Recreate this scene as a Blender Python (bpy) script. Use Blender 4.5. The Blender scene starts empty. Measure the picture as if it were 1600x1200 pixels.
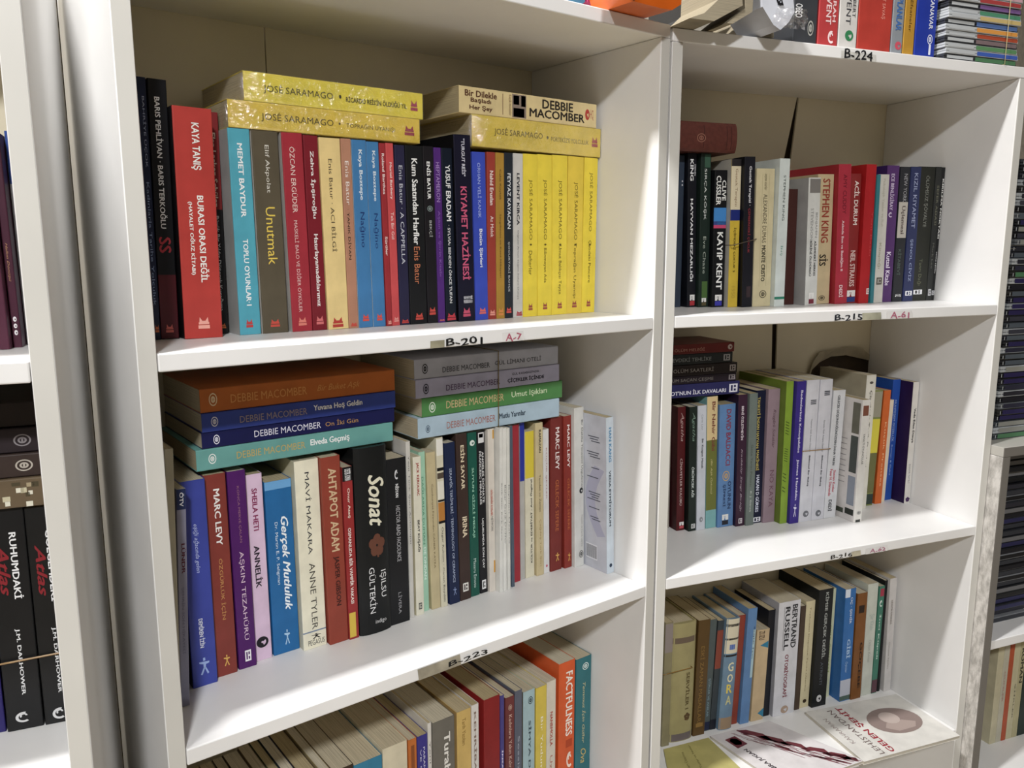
import bpy, bmesh, math, random
from mathutils import Matrix, Vector

G_ZR={'A0': 344.79, 'A1': 0, 'A2': -369.55, 'B0': 341.99, 'B1': -0.57, 'B2': -367.1, 'L1': 9.69, 'L2': -312.89, 'A3': -725.1, 'B3': -736}
G_W={'A': 611.15, 'B': 596.93}
G_D=255.62
G_FR={'A': ((0, 0), 0), 'L': ((-0.10109, -0.06438), -0.24692), 'B': ((0.64555, -0.00523), -0.27712)}
G_CAMLOC=(-0.17604, -0.72811, 0.0891)
G_CAMROT=[[0.794847, -0.606809, -0.000513], [0.100863, 0.131284, 0.9862], [-0.598368, -0.783931, 0.165555]]
G_FOC=1270.53
G_BACKB={'b1l': [(396.04, 344.9), (371.63, 224.84)], 'b1r': [(400.12, 345.16), (388.03, 225.39)], 'b2l': [(368.62, -44.09), (372.87, -154.14)], 'b2r': [(379.86, -44.47), (382.86, -154.76)], 'arch': [(455.65, -159.27), (462.56, -133.41), (479.32, -120.01), (505.49, -110.59), (541.87, -109.96), (578.09, -117.82), (598.89, -122.54)]}
G_SEAMA=207.85
G_TOPS=[('A', -40, 66, 'glossy orange book with a curved lower edge on top of the middle bookcase', 'd0601c', [(520.72, 351.32), (536.25, 349.04), (550.98, 348.28), (567.91, 353.41), (585.01, 362.51), (600.18, 371.4), (600.73, 405.43), (509.44, 388.31)]), ('A', 30, 100, 'pink book tilted on top of the middle bookcase', 'd4507c', [(515.12, 375.82), (538.05, 370.37), (555.83, 381.3), (554.96, 412.18), (514.53, 404.6)]), ('A', 30, 100, 'blue book corner on top of the middle bookcase left of the pink one', '3c7c9c', [(484.1, 373.31), (506.08, 370.75), (511.07, 374.42), (510.49, 403.84), (483.72, 398.83)]), ('B', 45, 90, 'black book with a blue picture leaning on top of the right bookcase', '18181c', [(29.45, 386.41), (34.51, 382.19), (51.81, 391.73), (74.66, 413.76), (73.31, 441.12), (27.42, 435.94)]), ('B', -42, 83, 'tan wedge shaped stack of pages lying slanted above the left end of the right bookcase', '958c78', [(-19.48, 356.08), (-17.45, 350.49), (15.37, 349.85), (55.83, 380.2), (49.15, 416.09), (21.51, 412.97), (21.1, 384), (0.88, 366)]), ('B', -40, 73, 'pale paper book leaning beside the tan wedge on top of the right bookcase', 'a29a88', [(35.12, 352.06), (43.61, 351.35), (71.77, 374.82), (72.99, 419.3), (59.79, 417.81), (61.07, 378.22)]), ('B', 36, 90, 'grey paper book lying slanted under the white packet on top of the right bookcase', '8c8474', [(103.29, 373.19), (117.91, 368.87), (166.08, 369.88), (165.34, 381.27), (136.63, 402.85), (128.66, 397.24)]), ('B', -38, 70, 'white plastic wrapped packet with a black symbol on top of the right bookcase', 'c9ccd4', [(88.1, 382.85), (105.92, 363.47), (117.22, 356.9), (129.39, 368.7), (137.51, 381.69), (128.43, 426.07), (81.93, 420.82)])]
G_LABELS=[('A', 'A1', [(271.44, -7.89), (288.96, -7.74), (288.77, -15.4), (271.22, -15.4)], 'b0aa90', 'B-201', (290.42, -14.9), (338.13, -6.88), '1c1c1c'), ('A', 'A1', [(365.33, -5.07), (395.38, -4.78), (396.35, -15.4), (366.18, -15.4)], 'dcd8d4', 'A-7', (369.79, -14.9), (392.61, -6.8), 'b0586c'), ('A', 'A2', [(247.55, -371.69), (303.67, -371.48), (305.27, -384.67), (248.88, -384.95)], 'b4ac98', 'B-223', (287.79, -382.03), (342.52, -375.88), '1c1c1c'), ('B', 'BT', [(250.14, 352.8), (311.28, 351.95), (312.24, 342.59), (250.97, 342.95)], 'd8d6d0', 'B-224', (255.46, 343.09), (305.17, 355.66), '18181c'), ('B', 'B1', [(319.89, -5.6), (355.3, -5.7), (356.41, -15.97), (321, -15.97)], 'c4c2aa', 'B-215', (268.45, -15.47), (319.97, -6.54), '20242c'), ('B', 'B1', [(366.34, -4.6), (415.49, -4.57), (417.04, -15.97), (367.8, -15.97)], 'dcd8d4', 'A-61', (373.77, -15.47), (410.57, -6.35), 'b06078'), ('B', 'B2', [(331.87, -374.09), (349.68, -374.02), (350.79, -382.5), (332.98, -382.5)], 'c4bca4', 'B-216', (291.11, -380.6), (333.15, -374.28), '34302c'), ('B', 'B2', [(359.84, -372.85), (404.13, -372.74), (405.3, -382.5), (360.92, -382.5)], 'dcd8d8', 'A-62', (368.37, -381.39), (400.43, -375.39), 'b07088')]
G_BOOKLETS=[('pale yellow booklet lying at the left end of the third shelf of the right bookcase', 'b9b06c', 0, [(92.56, 135.78), (180.81, 135.65), (179.87, -6.78), (15.41, -29.64)]), ('white booklet with a dark red drawing lying in the middle of the third shelf', 'd9d4d4', 1, [(184.33, 135.26), (307.39, 144.2), (376.51, -13.92), (212.99, -22.47)]), ('white booklet with an oval sepia photograph lying at the right of the third shelf', 'dad7d0', 2, [(384.14, 131.78), (582.44, 117.08), (579.32, -22.02), (372.93, -17.47)])]
G_C={'x': 614, 'y': -22.22, 'zt': -230.39, 's1': -569.52, 's2': -736}
G_Cs2=-835.84
G_cd=[(702.67, -196.64), (664.54, 245.88), (793.28, -606.2), (440.46, 353.08), (592.13, 448.48)]
G_bands={'pair': (340.44, -243.47), 'khaki': (97.88, -604.32), 'yel': (158.86, 92.38), 'gar': (440.9, -83.94), 'blk': (-25.64, -250.33), 'dvd': (555.76, 404.14)}
BOOKS=[
('A1', 'dark navy paperback half hidden behind the left side panel', 19.84, 111.11, 12.02, 245.51, 140.95, 0.012, '1c2440', '', '', '', [('t', 'BAHRİYE ÜÇOK', 0.0696, 0.3337, '9aa4c0', 0.6, 0.85, ''), ('t', 'Kadınlarla Tarihe Yolculuk', 0.3888, 0.8638, '8090b0', 0.6, 0.8, ''), ('m', 'cat', 0.9397, 0.9702, 'd07040', 0.6, 0.9)]),
('A1', 'tall black paperback with a double S emblem and maroon foot', 32.34, 112, 17.11, 245.31, 140.06, 0.0165, '17171b', '', '', '', [('b', 0.7447, 0.9976, '551a22', 0, 1), ('t', 'BARIS PEHLİVAN · BARIS TERKOĞLU', 0.0659, 0.5646, 'e8e8ea', 0.3, 0.68, 'b'), ('t', 'SS', 0.5969, 0.6592, 'a8303a', 0.15, 0.8, 'b'), ('m', 'cat', 0.9409, 0.9744, 'd86a60', 0.28, 0.7)]),
('A1', 'thick red paperback with black boards lettered BURASI ORASI DEĞİL', 51.45, 99.56, 36.92, 220.88, 144.67, 0.009, 'bc3b33', '141214', '', '', [('t', 'KAYA TANIŞ', 0.0639, 0.2631, 'f2efe8', 0.4, 0.66, 'b'), ('t', 'BURASI ORASI DEĞİL', 0.3723, 0.7516, 'f2efe8', 0.5, 0.72, 'b'), ('t', '(HAYALET OĞUZ KİTABI)', 0.3997, 0.7176, 'f2efe8', 0.25, 0.4, 'b'), ('m', 'cat', 0.9059, 0.9577, 'f0a898', 0.36, 0.66)]),
('A1', 'thin paperback with dark red head and black foot beside the thick red book', 91.34, 129.78, 12.9, 223.07, 122.28, 0.0084, '141416', '', '', '', [('b', 0, 0.4296, '7e1f22', 0, 1), ('t', 'Else Lasker-Schüler', 0.0891, 0.4181, 'e8d8c8', 0.3, 0.7, 'b'), ('t', 'Büyük Bir Yıldız Düşerek Kucağıma', 0.4584, 0.8936, 'e4e4e4', 0.3, 0.7, ''), ('m', 'cat', 0.9506, 0.9747, 'e07838', 0.2, 0.8)]),
('A1', 'turquoise paperback lettered TOPLU OYUNLAR in white', 107.96, 104.89, 22.02, 205.81, 134.8, -0.0079, '4fa9bd', 'b4b2ae', '', '', [('t', 'MEMET BAYDUR', 0.0687, 0.4213, 'f0f4f4', 0.38, 0.62, 'b'), ('t', 'TOPLU OYUNLAR·1', 0.5267, 0.8551, 'f0f4f4', 0.38, 0.62, 'b'), ('m', 'cat', 0.9225, 0.9644, 'c23a3a', 0.3, 0.62)]),
('A1', 'olive brown paperback with yellow title Unutmak', 132.17, 104.89, 27.61, 205.63, 134.69, -0.01, '5d5442', 'd8d4cc', '', '', [('t', 'Elif Akpolat', 0.0672, 0.2988, 'dcd8cc', 0.42, 0.62, ''), ('t', 'Unutmak', 0.3676, 0.6534, 'e6c84a', 0.36, 0.72, ''), ('m', 'cat', 0.9297, 0.9692, 'c84a3c', 0.3, 0.66)]),
('A1', 'crimson paperback with a pale grey front board beside the olive brown book', 163.81, 103.11, 22.69, 205.84, 134.83, -0.0154, 'a72c39', 'b8b4ae', '', '', [('t', 'ÖZCAN ERGÜDER', 0.0683, 0.3934, 'ecd0c8', 0.34, 0.62, ''), ('t', 'MASKELİ BALO VE DİĞER ÖYKÜLER', 0.4319, 0.8999, 'e4bcb8', 0.36, 0.58, ''), ('m', 'cat', 0.9267, 0.9702, 'e08070', 0.3, 0.7)]),
('A1', 'dark crimson paperback lettered Hatırlayamadıklarımız in white', 187.01, 103.11, 16.4, 204.91, 134.22, -0.0137, '7f1b28', '', '', '', [('t', 'Zehra İpşiroğlu', 0.076, 0.4176, 'ece4e0', 0.34, 0.72, 'b'), ('t', 'Hatırlayamadıklarımız', 0.4963, 0.8737, 'ece4e0', 0.3, 0.66, 'b'), ('m', 'cat', 0.9247, 0.969, 'd87070', 0.25, 0.75)]),
('A1', 'pale yellow paperback lettered ACI BİLGİ in brown', 204.28, 101.33, 24.25, 203.72, 133.43, -0.0162, 'ecd08a', '', '', '', [('t', 'Enis Batur · ACI BİLGİ', 0.1067, 0.5866, '5a4a34', 0.38, 0.62, ''), ('m', 'cat', 0.9358, 0.99, 'b83a32', 0.2, 0.72)]),
('A1', 'brownish pink paperback lettered YANIK DİVAN in black', 228.88, 101.33, 11.85, 204.51, 133.96, -0.0138, 'b98468', '', '', '', [('t', 'Enis Batur', 0.1142, 0.3425, 'efe4dc', 0.3, 0.66, ''), ('t', '· YANIK DİVAN', 0.3625, 0.6295, '1c1814', 0.3, 0.62, ''), ('m', 'cat', 0.9688, 0.99, 'd04a3c', 0.2, 0.8)]),
('A1', 'left one of two blue paperbacks with dark blue title Nağino', 241.19, 100.44, 17.16, 204.24, 133.78, -0.0135, '417fb4', 'c8dce8', '', '', [('t', 'Kaya Boztepe', 0.0494, 0.3126, 'dce8f0', 0.36, 0.68, 'b'), ('t', 'Nağino', 0.3767, 0.5643, '1e3670', 0.3, 0.72, ''), ('m', 'cat', 0.9265, 0.9655, 'dc4c3c', 0.25, 0.7)]),
('A1', 'right one of two blue paperbacks with dark blue title Nağino', 259.51, 100.44, 15.05, 203.48, 133.28, -0.0175, '417fb4', 'c8dce8', '', '', [('t', 'Kaya Boztepe', 0.0468, 0.314, 'dce8f0', 0.36, 0.68, 'b'), ('t', 'Nağino', 0.3792, 0.5696, '1e3670', 0.3, 0.72, ''), ('m', 'cat', 0.9269, 0.9664, 'dc4c3c', 0.25, 0.7)]),
('A1', 'thin dark red paperback beside the two blue ones', 275.52, 99.56, 7.04, 202.86, 132.87, -0.0204, 'a02c32', '', '', '', [('t', 'Roland Barthes', 0.054, 0.2724, 'f0dcd8', 0.3, 0.74, 'b'), ('t', 'Sürüler', 0.5016, 0.6072, 'f0dcd8', 0.3, 0.72, 'b'), ('m', 'cat', 0.9655, 0.99, 'e8a090', 0.2, 0.8)]),
('A1', 'thin coral red paperback lettered Tek Bir Gül', 282.91, 99.56, 9.73, 203.53, 133.31, -0.0182, 'cf4c4e', '', '', '', [('t', 'Muriel Barbery', 0.1017, 0.3008, 'f2d8d4', 0.3, 0.68, 'b'), ('t', 'Tek Bir Gül', 0.3701, 0.517, 'f2d8d4', 0.32, 0.68, ''), ('m', 'cat', 0.9498, 0.9789, 'e89890', 0.2, 0.8)]),
('A1', 'dark indigo paperback lettered A CAPPELLA', 293, 99.56, 12.91, 202.37, 132.55, -0.0129, '2a2844', '', '', '', [('t', 'Enis Batur · A CAPPELLA', 0.1102, 0.6537, 'c8cad4', 0.34, 0.7, ''), ('m', 'cat', 0.9672, 0.99, 'c8423c', 0.15, 0.85)]),
('A1', 'black paperback lettered Kum Saatından Harfler', 306.72, 99.56, 22.64, 203.02, 132.98, -0.0126, '191a1c', '', '', '', [('t', 'Kum Saatından Harfler', 0.0694, 0.5474, 'efefec', 0.32, 0.66, 'b'), ('t', 'Enis Batur', 0.5582, 0.7691, 'c87850', 0.32, 0.66, ''), ('m', 'cat', 0.9351, 0.9759, 'c8483c', 0.3, 0.75)]),
('A1', 'black paperback lettered BEKÇİ with a small emblem', 330.53, 99.56, 14.34, 203.68, 133.41, -0.0166, '1d1a1e', '', '', '', [('t', 'ENİS BATUR', 0.084, 0.2929, 'f2f2f0', 0.3, 0.72, 'b'), ('m', 'ring', 0.3286, 0.3609, '8a9a98', 0.25, 0.75), ('t', 'BEKÇİ', 0.4112, 0.5051, 'b8bab8', 0.35, 0.7, ''), ('m', 'cat', 0.9063, 0.9512, 'c8483c', 0.15, 0.75)]),
('A1', 'narrow purple paperback between two dark ones', 345.23, 99.56, 9.89, 203.14, 133.05, -0.0159, '53287a', '', '', '', [('t', 'HEPTAMERON', 0.0814, 0.3034, 'b090cc', 0.2, 0.7, ''), ('t', 'Aşkın ve Şiirin Kitabı', 0.354, 0.7288, '8a60b0', 0.25, 0.65, ''), ('m', 'cat', 0.9807, 0.99, 'd86a60', 0.15, 0.85)]),
('A1', 'dark navy paperback lettered ÖNCE TUFAN with a large red emblem', 356.28, 99.56, 15.02, 203.34, 133.19, -0.0199, '141c2a', '', '', '', [('t', 'YUSUF ERADAM', 0.0927, 0.4115, 'ececec', 0.3, 0.74, 'b'), ('t', '· SYLVIA: BENDEN ÖNCE TUFAN', 0.4335, 0.889, 'd8d8d8', 0.36, 0.66, 'b'), ('m', 'cat', 0.9461, 0.99, 'c83c48', 0.1, 0.9)]),
('A1', 'taller dark navy book with pink title KIYAMET HAZİNESİ', 372.41, 96, 23.98, 219.65, 143.87, -0.0236, '16152a', '0e0e12', '', '', [('t', '"TURGUT REİS"', 0.0198, 0.2165, 'd8d8e4', 0.42, 0.68, 'b'), ('t', 'KIYAMET HAZİNESİ', 0.2703, 0.773, 'd0587c', 0.3, 0.8, 'b'), ('t', 'TURGUT', 0.8612, 0.8789, 'e4e4e8', 0.3, 0.85, 'b'), ('t', 'ALKAN', 0.8824, 0.9002, 'e4e4e8', 0.3, 0.85, 'b'), ('m', 'cat', 0.925, 0.9749, 'c8506c', 0.25, 0.7)]),
('A1', 'bright blue paperback lettered Bütün Şiirleri', 399.32, 99.56, 19.45, 202.07, 132.35, -0.0174, '3a4fbd', '', '', '', [('t', 'ORHAN VELİ KANIK', 0.0628, 0.3847, 'a8b8ec', 0.36, 0.66, ''), ('t', 'Bütün Şiirleri', 0.4492, 0.6794, 'e4e8f4', 0.36, 0.66, 'b'), ('m', 'cat', 0.9251, 0.9645, 'e06a60', 0.3, 0.8)]),
('A1', 'rust red paperback lettered Az Melek', 419.13, 100.44, 12.88, 203.39, 133.22, -0.0051, 'a03c30', '', '', '', [('t', 'Nahid Eruslan', 0.1079, 0.3109, 'f0e0d8', 0.3, 0.72, 'b'), ('t', 'Az Melek', 0.3754, 0.5014, 'f0e0d8', 0.35, 0.7, ''), ('m', 'cat', 0.9414, 0.977, 'e89888', 0.2, 0.8)]),
('A1', 'mustard brown paperback beside the rust red one', 432.37, 100.44, 12.92, 203.55, 133.32, -0.0037, 'b0862c', '', '', '', [('t', 'Cahit Koytak', 0.0974, 0.279, '4a3814', 0.34, 0.62, ''), ('t', 'Sevgilisinin ve Kent Hikayesi', 0.3629, 0.7468, '5a4418', 0.34, 0.6, ''), ('m', 'cat', 0.9325, 0.9803, 'd88a40', 0.2, 0.8)]),
('A1', 'charcoal paperback lettered ÇOCUKTAKİ BAHÇE', 445.65, 100.44, 12.88, 204.45, 133.92, -0.0023, '262c34', '', '', '', [('t', 'FEYYAZ KAYACAN', 0.1204, 0.4528, 'e0e4e8', 0.3, 0.7, 'b'), ('t', 'ÇOCUKTAKİ BAHÇE', 0.5303, 0.8363, 'c8ccd0', 0.34, 0.66, ''), ('m', 'cat', 0.9317, 0.9677, 'd8504c', 0.15, 0.75)]),
('A1', 'pale grey paperback with black lettering next to the yellow row', 459.58, 101.33, 15.42, 204.79, 134.14, -0.001, 'cfccc6', '', '', '', [('t', 'LEVENT KIRCA', 0.1176, 0.4293, '22242a', 0.34, 0.62, 'b'), ('t', '· Oğlum Artun Sağım Solum Dünya', 0.4449, 0.8872, '6a6a68', 0.36, 0.58, ''), ('m', 'cat', 0.9595, 0.99, 'b03848', 0.3, 0.9)]),
('A1', 'first of the five yellow paperbacks, next to the pale grey one', 476.34, 102.22, 23.07, 205.44, 134.56, -0.0021, 'efd62c', '', '', '', [('t', 'JOSÉ SARAMAGO', 0.1534, 0.52, '7a6a1c', 0.36, 0.68, ''), ('m', 'disc', 0.5437, 0.5556, '6a5a18', 0.45, 0.6), ('t', 'Defterler', 0.5873, 0.7387, '6a5a18', 0.38, 0.62, ''), ('m', 'cat', 0.9159, 0.9605, 'a05040', 0.36, 0.66)]),
('A1', 'second yellow paperback from the pale grey one', 501.18, 103.11, 24.28, 206.33, 135.15, -0.0075, 'efd62c', '', '', '', [('t', 'JOSÉ SARAMAGO', 0.1511, 0.5215, '7a6a1c', 0.36, 0.68, ''), ('m', 'disc', 0.5454, 0.5574, '6a5a18', 0.45, 0.6), ('t', 'Bilinmeyen Ada', 0.5734, 0.7911, '6a5a18', 0.38, 0.62, ''), ('m', 'cat', 0.9155, 0.9606, 'a05040', 0.36, 0.66)]),
('A1', 'third and middle one of the five yellow paperbacks', 526.53, 104, 25.93, 207.35, 135.81, -0.0054, 'efd62c', '', '', '', [('t', 'JOSÉ SARAMAGO', 0.1527, 0.5191, '7a6a1c', 0.36, 0.68, ''), ('m', 'disc', 0.5473, 0.5594, '6a5a18', 0.45, 0.6), ('t', 'Umut Balıkçısı Teyze', 0.5594, 0.8696, '6a5a18', 0.38, 0.62, ''), ('m', 'cat', 0.915, 0.9606, 'a05040', 0.36, 0.66)]),
('A1', 'fourth yellow paperback from the pale grey one', 552.82, 104.89, 27.33, 207.67, 136.02, 0.0043, 'e8ca34', '', '', '', [('t', 'JOSÉ SARAMAGO', 0.1592, 0.5232, '7a6a1c', 0.36, 0.68, ''), ('m', 'disc', 0.5477, 0.56, '6a5a18', 0.45, 0.6), ('t', 'Toprağın Uyanışı', 0.5436, 0.8997, '6a5a18', 0.38, 0.62, ''), ('m', 'cat', 0.9143, 0.9605, 'a05040', 0.36, 0.66)]),
('A1', 'fifth yellow paperback, last before the thin pale one', 581.16, 105.78, 24.28, 207.89, 136.17, 0.0106, 'efd62c', '', '', '', [('t', 'JOSÉ SARAMAGO', 0.0928, 0.4691, '7a6a1c', 0.36, 0.68, ''), ('m', 'disc', 0.5479, 0.5603, '6a5a18', 0.45, 0.6), ('t', 'Çatıdaki Pencere', 0.5271, 0.8033, '6a5a18', 0.38, 0.62, ''), ('m', 'cat', 0.9134, 0.9601, 'a05040', 0.36, 0.66)]),
('A1', 'very thin pale paperback at the right end of the yellow row', 605.8, 108.44, 2.03, 208.44, 136.53, 0.0117, 'e4dfa8', '', '', '', [('t', 'Adadan Mektuplar', 0.1509, 0.7131, '8a8458', 0.3, 0.7, '')]),
('A2', 'beige book partly hidden behind the left side panel', 8.09, 72, 8.06, 268.78, 176.05, 0.037, 'b8b29c', '', '', '', []),
('A2', 'lilac grey paperback with a navy head next to the left side panel', 16.5, 75.92, 9, 226.21, 148.17, 0.0467, '8f8fa6', '', '', '', [('b', 0, 0.0911, '22305c', 0, 1), ('t', 'ÖTV', 0.0142, 0.0769, 'e8e8f0', 0.3, 0.8, 'b'), ('t', 'LÜNDR', 0.2436, 0.3803, '5a1c2c', 0.4, 0.85, 'b'), ('t', 'ŞEHRİN SON HİKAYESİ', 0.4418, 0.751, '6c6c84', 0.3, 0.7, '')]),
('A2', 'blue hardcover leaning against the brick red book', 37.24, 104.57, 25.65, 225.02, 147.39, -0.0003, '3c48a0', '1c2148', '', '', [('t', 'eşiği ağacında gelen', 0.2058, 0.4405, 'b8c4ec', 0.4, 0.62, 'i'), ('t', 'DEMİREN İZİN', 0.6642, 0.8083, 'e0e4f0', 0.38, 0.6, 'b'), ('m', 'fig', 0.86, 0.9444, '9ab0e0', 0.25, 0.75)]),
('A2', 'brick red paperback with tan title ÖZGÜRLÜK İÇİN', 63.82, 112.16, 22.99, 225.56, 139.9, -0.0024, '86382f', '', '', '', [('t', 'MARC LEVY', 0.0705, 0.3447, 'f0ece8', 0.4, 0.68, 'b'), ('t', 'ÖZGÜRLÜK İÇİN', 0.4111, 0.7165, 'c89050', 0.42, 0.66, ''), ('m', 'fig', 0.897, 0.9534, 'd8a850', 0.35, 0.7)]),
('A2', 'purple paperback lettered AŞKIN TEZAHÜRÜ', 89.32, 113.92, 19.63, 224.88, 138.14, -0.0047, '511a66', '', '', '', [('t', 'KONCA MERVE ÇALAN', 0.0751, 0.3549, '9a6a80', 0.45, 0.6, ''), ('t', 'AŞKIN TEZAHÜRÜ', 0.4, 0.8547, 'dcc0d4', 0.34, 0.68, ''), ('m', 'box', 0.9085, 0.966, 'ece8ec', 0.36, 0.7)]),
('A2', 'pale pink paperback lettered ANNELİK with a round black emblem', 109.58, 120.53, 19.65, 216.15, 131.53, -0.0056, 'e0c3dc', '', '', '', [('t', 'SHEILA HETI', 0.0733, 0.296, '8a2858', 0.36, 0.66, 'b'), ('t', 'ANNELİK', 0.3745, 0.6028, '2c2430', 0.3, 0.72, 'b'), ('m', 'ball', 0.8709, 0.9317, '1c1a20', 0.12, 0.82)]),
('A2', 'sky blue paperback with white handwritten title Gerçek Mutluluk', 131.57, 120.93, 30.72, 204.2, 131.13, -0.0061, '1f6ba8', '', '', '', [('b', 0, 0.0467, '6aa8dc', 0, 1), ('t', 'Gerçek Mutluluk', 0.2063, 0.7542, 'f0f6fa', 0.46, 0.8, 'bi'), ('t', 'Dr. Martin E. P. Seligman', 0.2319, 0.5916, 'd8e8f4', 0.26, 0.4, ''), ('m', 'fig', 0.865, 0.9536, 'a8cce8', 0.4, 0.66)]),
('A2', 'thick cream paperback lettered MAVİ MAKARA', 163, 111, 28.47, 224.82, 141.06, -0.0078, 'f0ebd2', 'd9d2b2', '', '', [('t', 'MAVİ MAKARA', 0.0623, 0.4913, '33343a', 0.4, 0.64, ''), ('t', 'ANNE TYLER', 0.5392, 0.8973, '4a463e', 0.4, 0.64, ''), ('b', 0.9043, 0.9114, '7888a0', 0, 1), ('m', 'fig', 0.922, 0.9503, '1c1c1c', 0.3, 0.8), ('t', 'PEGASUS', 0.9538, 0.9822, '3a3a3a', 0.2, 0.9, 'h')]),
('A2', 'brick red paperback with a tan title AHTAPOT ADAM', 193.09, 105.73, 23.64, 225.47, 146.33, -0.0135, '96402f', '', '', '', [('t', 'AHTAPOT ADAM', 0.0596, 0.4999, 'd8b890', 0.34, 0.76, 'b'), ('t', 'JASPER GIBSON', 0.5275, 0.7968, '3a1c18', 0.38, 0.7, 'b')]),
('A2', 'narrow red paperback with black head and yellow tab at its foot', 217.09, 103.65, 12.54, 210.76, 138.05, -0.01, '9c2c2c', '', '', '', [('b', 0, 0.0792, '141416', 0, 1), ('t', 'DESTEK', 0.0108, 0.0431, 'e8e8e8', 0.2, 0.8, 'b'), ('t', 'ROMAN', 0.0468, 0.0756, 'e8e8e8', 0.2, 0.8, 'b'), ('t', 'Onur Ataş', 0.1191, 0.2906, 'ecd8c8', 0.35, 0.65, 'b'), ('t', 'OSMANLIDA BİR VAMPİR VAKASI', 0.3458, 0.7885, 'f0e4dc', 0.3, 0.7, 'b'), ('b', 0.842, 0.9884, 'd8b83c', 0.05, 0.7)]),
('A2', 'thick black hardcover with cream handwritten title Sonat and torn head', 231.01, 100.09, 42.31, 230.3, 150.85, -0.0065, '17191a', '', 'round', '', [('t', 'Sonat', 0.143, 0.421, 'e8e4cc', 0.36, 0.86, 'bi'), ('m', 'flower', 0.4553, 0.5867, '6a4030', 0.3, 0.85), ('t', 'IŞILSU', 0.6633, 0.8111, 'e4e4e4', 0.62, 0.84, ''), ('t', 'GÜLTEKİN', 0.6354, 0.8856, 'e4e4e4', 0.3, 0.52, ''), ('t', 'indigo', 0.9248, 0.9534, 'dcdcdc', 0.45, 0.8, 'h')]),
('A2', 'black paperback with a white swirl at its head right of the torn hardcover', 273.77, 106.04, 26.81, 210.12, 137.63, -0.005, '1b1c1f', '3c4434', '', '', [('m', 'swirl', 0.0677, 0.1244, 'd8d8dc', 0.4, 0.6), ('t', 'NİSYAN', 0.1509, 0.2309, 'ececec', 0.42, 0.62, 'b'), ('t', 'HECTOR ABAD FACIOLINCE', 0.2806, 0.618, 'b8b8bc', 0.42, 0.62, ''), ('t', 'LİVERA', 0.8077, 0.9396, 'a0a0a4', 0.42, 0.62, '')]),
('A2', 'thin whitish grey paperback right of the black one with a swirl', 303.54, 110.24, 6.09, 227.14, 141.82, -0.0046, 'cfccc4', 'dedad2', '', '', [('t', 'Yeni Türk Şiiri Antolojisi', 0.0772, 0.5725, '6a6a68', 0.3, 0.7, '')]),
('A2', 'ivory paperback lettered BEAT KUŞAĞI in black', 312.71, 110.35, 11.25, 206.06, 134.97, -0.0032, 'e4e0cc', 'cfc8a8', '', '', [('t', 'JACK KEROUAC', 0.0352, 0.2407, 'a8302c', 0.3, 0.7, 'b'), ('t', 'BEAT KUŞAĞI', 0.3926, 0.591, '242424', 0.3, 0.72, 'b'), ('m', 'box', 0.9206, 0.9623, '444444', 0.3, 0.7)]),
('A2', 'mint green paperback right of the ivory one', 326.07, 116.1, 8.97, 209.49, 135.97, -0.0113, 'a2cfb4', '', '', '', [('t', 'DAĞLARDA DUMAN', 0.1526, 0.572, '4a8868', 0.3, 0.7, ''), ('t', 'DE ONDAN', 0.5923, 0.7968, 'dcf0e4', 0.3, 0.7, 'b')]),
('A2', 'beige paperback right of the mint green one', 337.58, 113.9, 13.13, 207.61, 135.98, -0.0218, 'c6b78e', '', '', '', [('t', 'Cumhuriyet Fırınından CANER KAYRA', 0.1991, 0.7348, '6a5838', 0.36, 0.6, '')]),
('A2', 'book with black, white and orange blocks down its spine', 351.07, 112.18, 9.66, 224.97, 139.89, -0.0189, 'd8d2b8', '', '', '', [('b', 0.0073, 0.1025, 'e8e6dc', 0, 1), ('b', 0.1725, 0.1909, '161412', 0, 1), ('b', 0.202, 0.2354, '54483c', 0, 1), ('b', 0.2503, 0.3548, 'e0dccc', 0, 1), ('b', 0.3585, 0.3698, '161412', 0, 1), ('b', 0.3735, 0.4828, 'b87a30', 0, 1), ('b', 0.4828, 0.4979, '161412', 0, 1), ('t', 'Özgür Ruhum · Canan Beydilli', 0.5207, 0.9685, '3a3a34', 0.3, 0.7, '')]),
('A2', 'dark navy paperback lettered TERMINOLOGY OF CERAMICS', 364.08, 111.89, 15.63, 216.3, 140.17, -0.0257, '1b2748', '26335a', '', '', [('t', 'SERAMİK TERİMLERİ · TERMINOLOGY OF CERAMICS', 0.1544, 0.8642, 'b8c4dc', 0.36, 0.66, ''), ('m', 'fig', 0.897, 0.9463, '8898c0', 0.3, 0.7)]),
('A2', 'dark brown paperback lettered IRINA in cream', 381.17, 113.12, 16.91, 224.98, 138.95, -0.0208, '40302b', '', '', '', [('t', 'ESİN SAYAR', 0.0671, 0.3275, 'e8d8b8', 0.36, 0.78, 'b'), ('t', 'IRINA', 0.4924, 0.6165, 'e8d8b8', 0.36, 0.78, 'b'), ('m', 'box', 0.8961, 0.948, 'e8e4dc', 0.25, 0.75)]),
('A2', 'dark green paperback with a pale disc at its head', 399.55, 115.27, 13.99, 223.72, 136.79, -0.0161, '17584a', '', '', '', [('m', 'ball', 0.0454, 0.0796, 'dce8e0', 0.2, 0.75), ('t', 'SUYUN GİZLİ MESAJI', 0.2095, 0.6346, '98ccb4', 0.3, 0.66, 'b'), ('t', 'Masaru Emoto', 0.766, 0.9472, 'c8dcd4', 0.34, 0.64, '')]),
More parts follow.
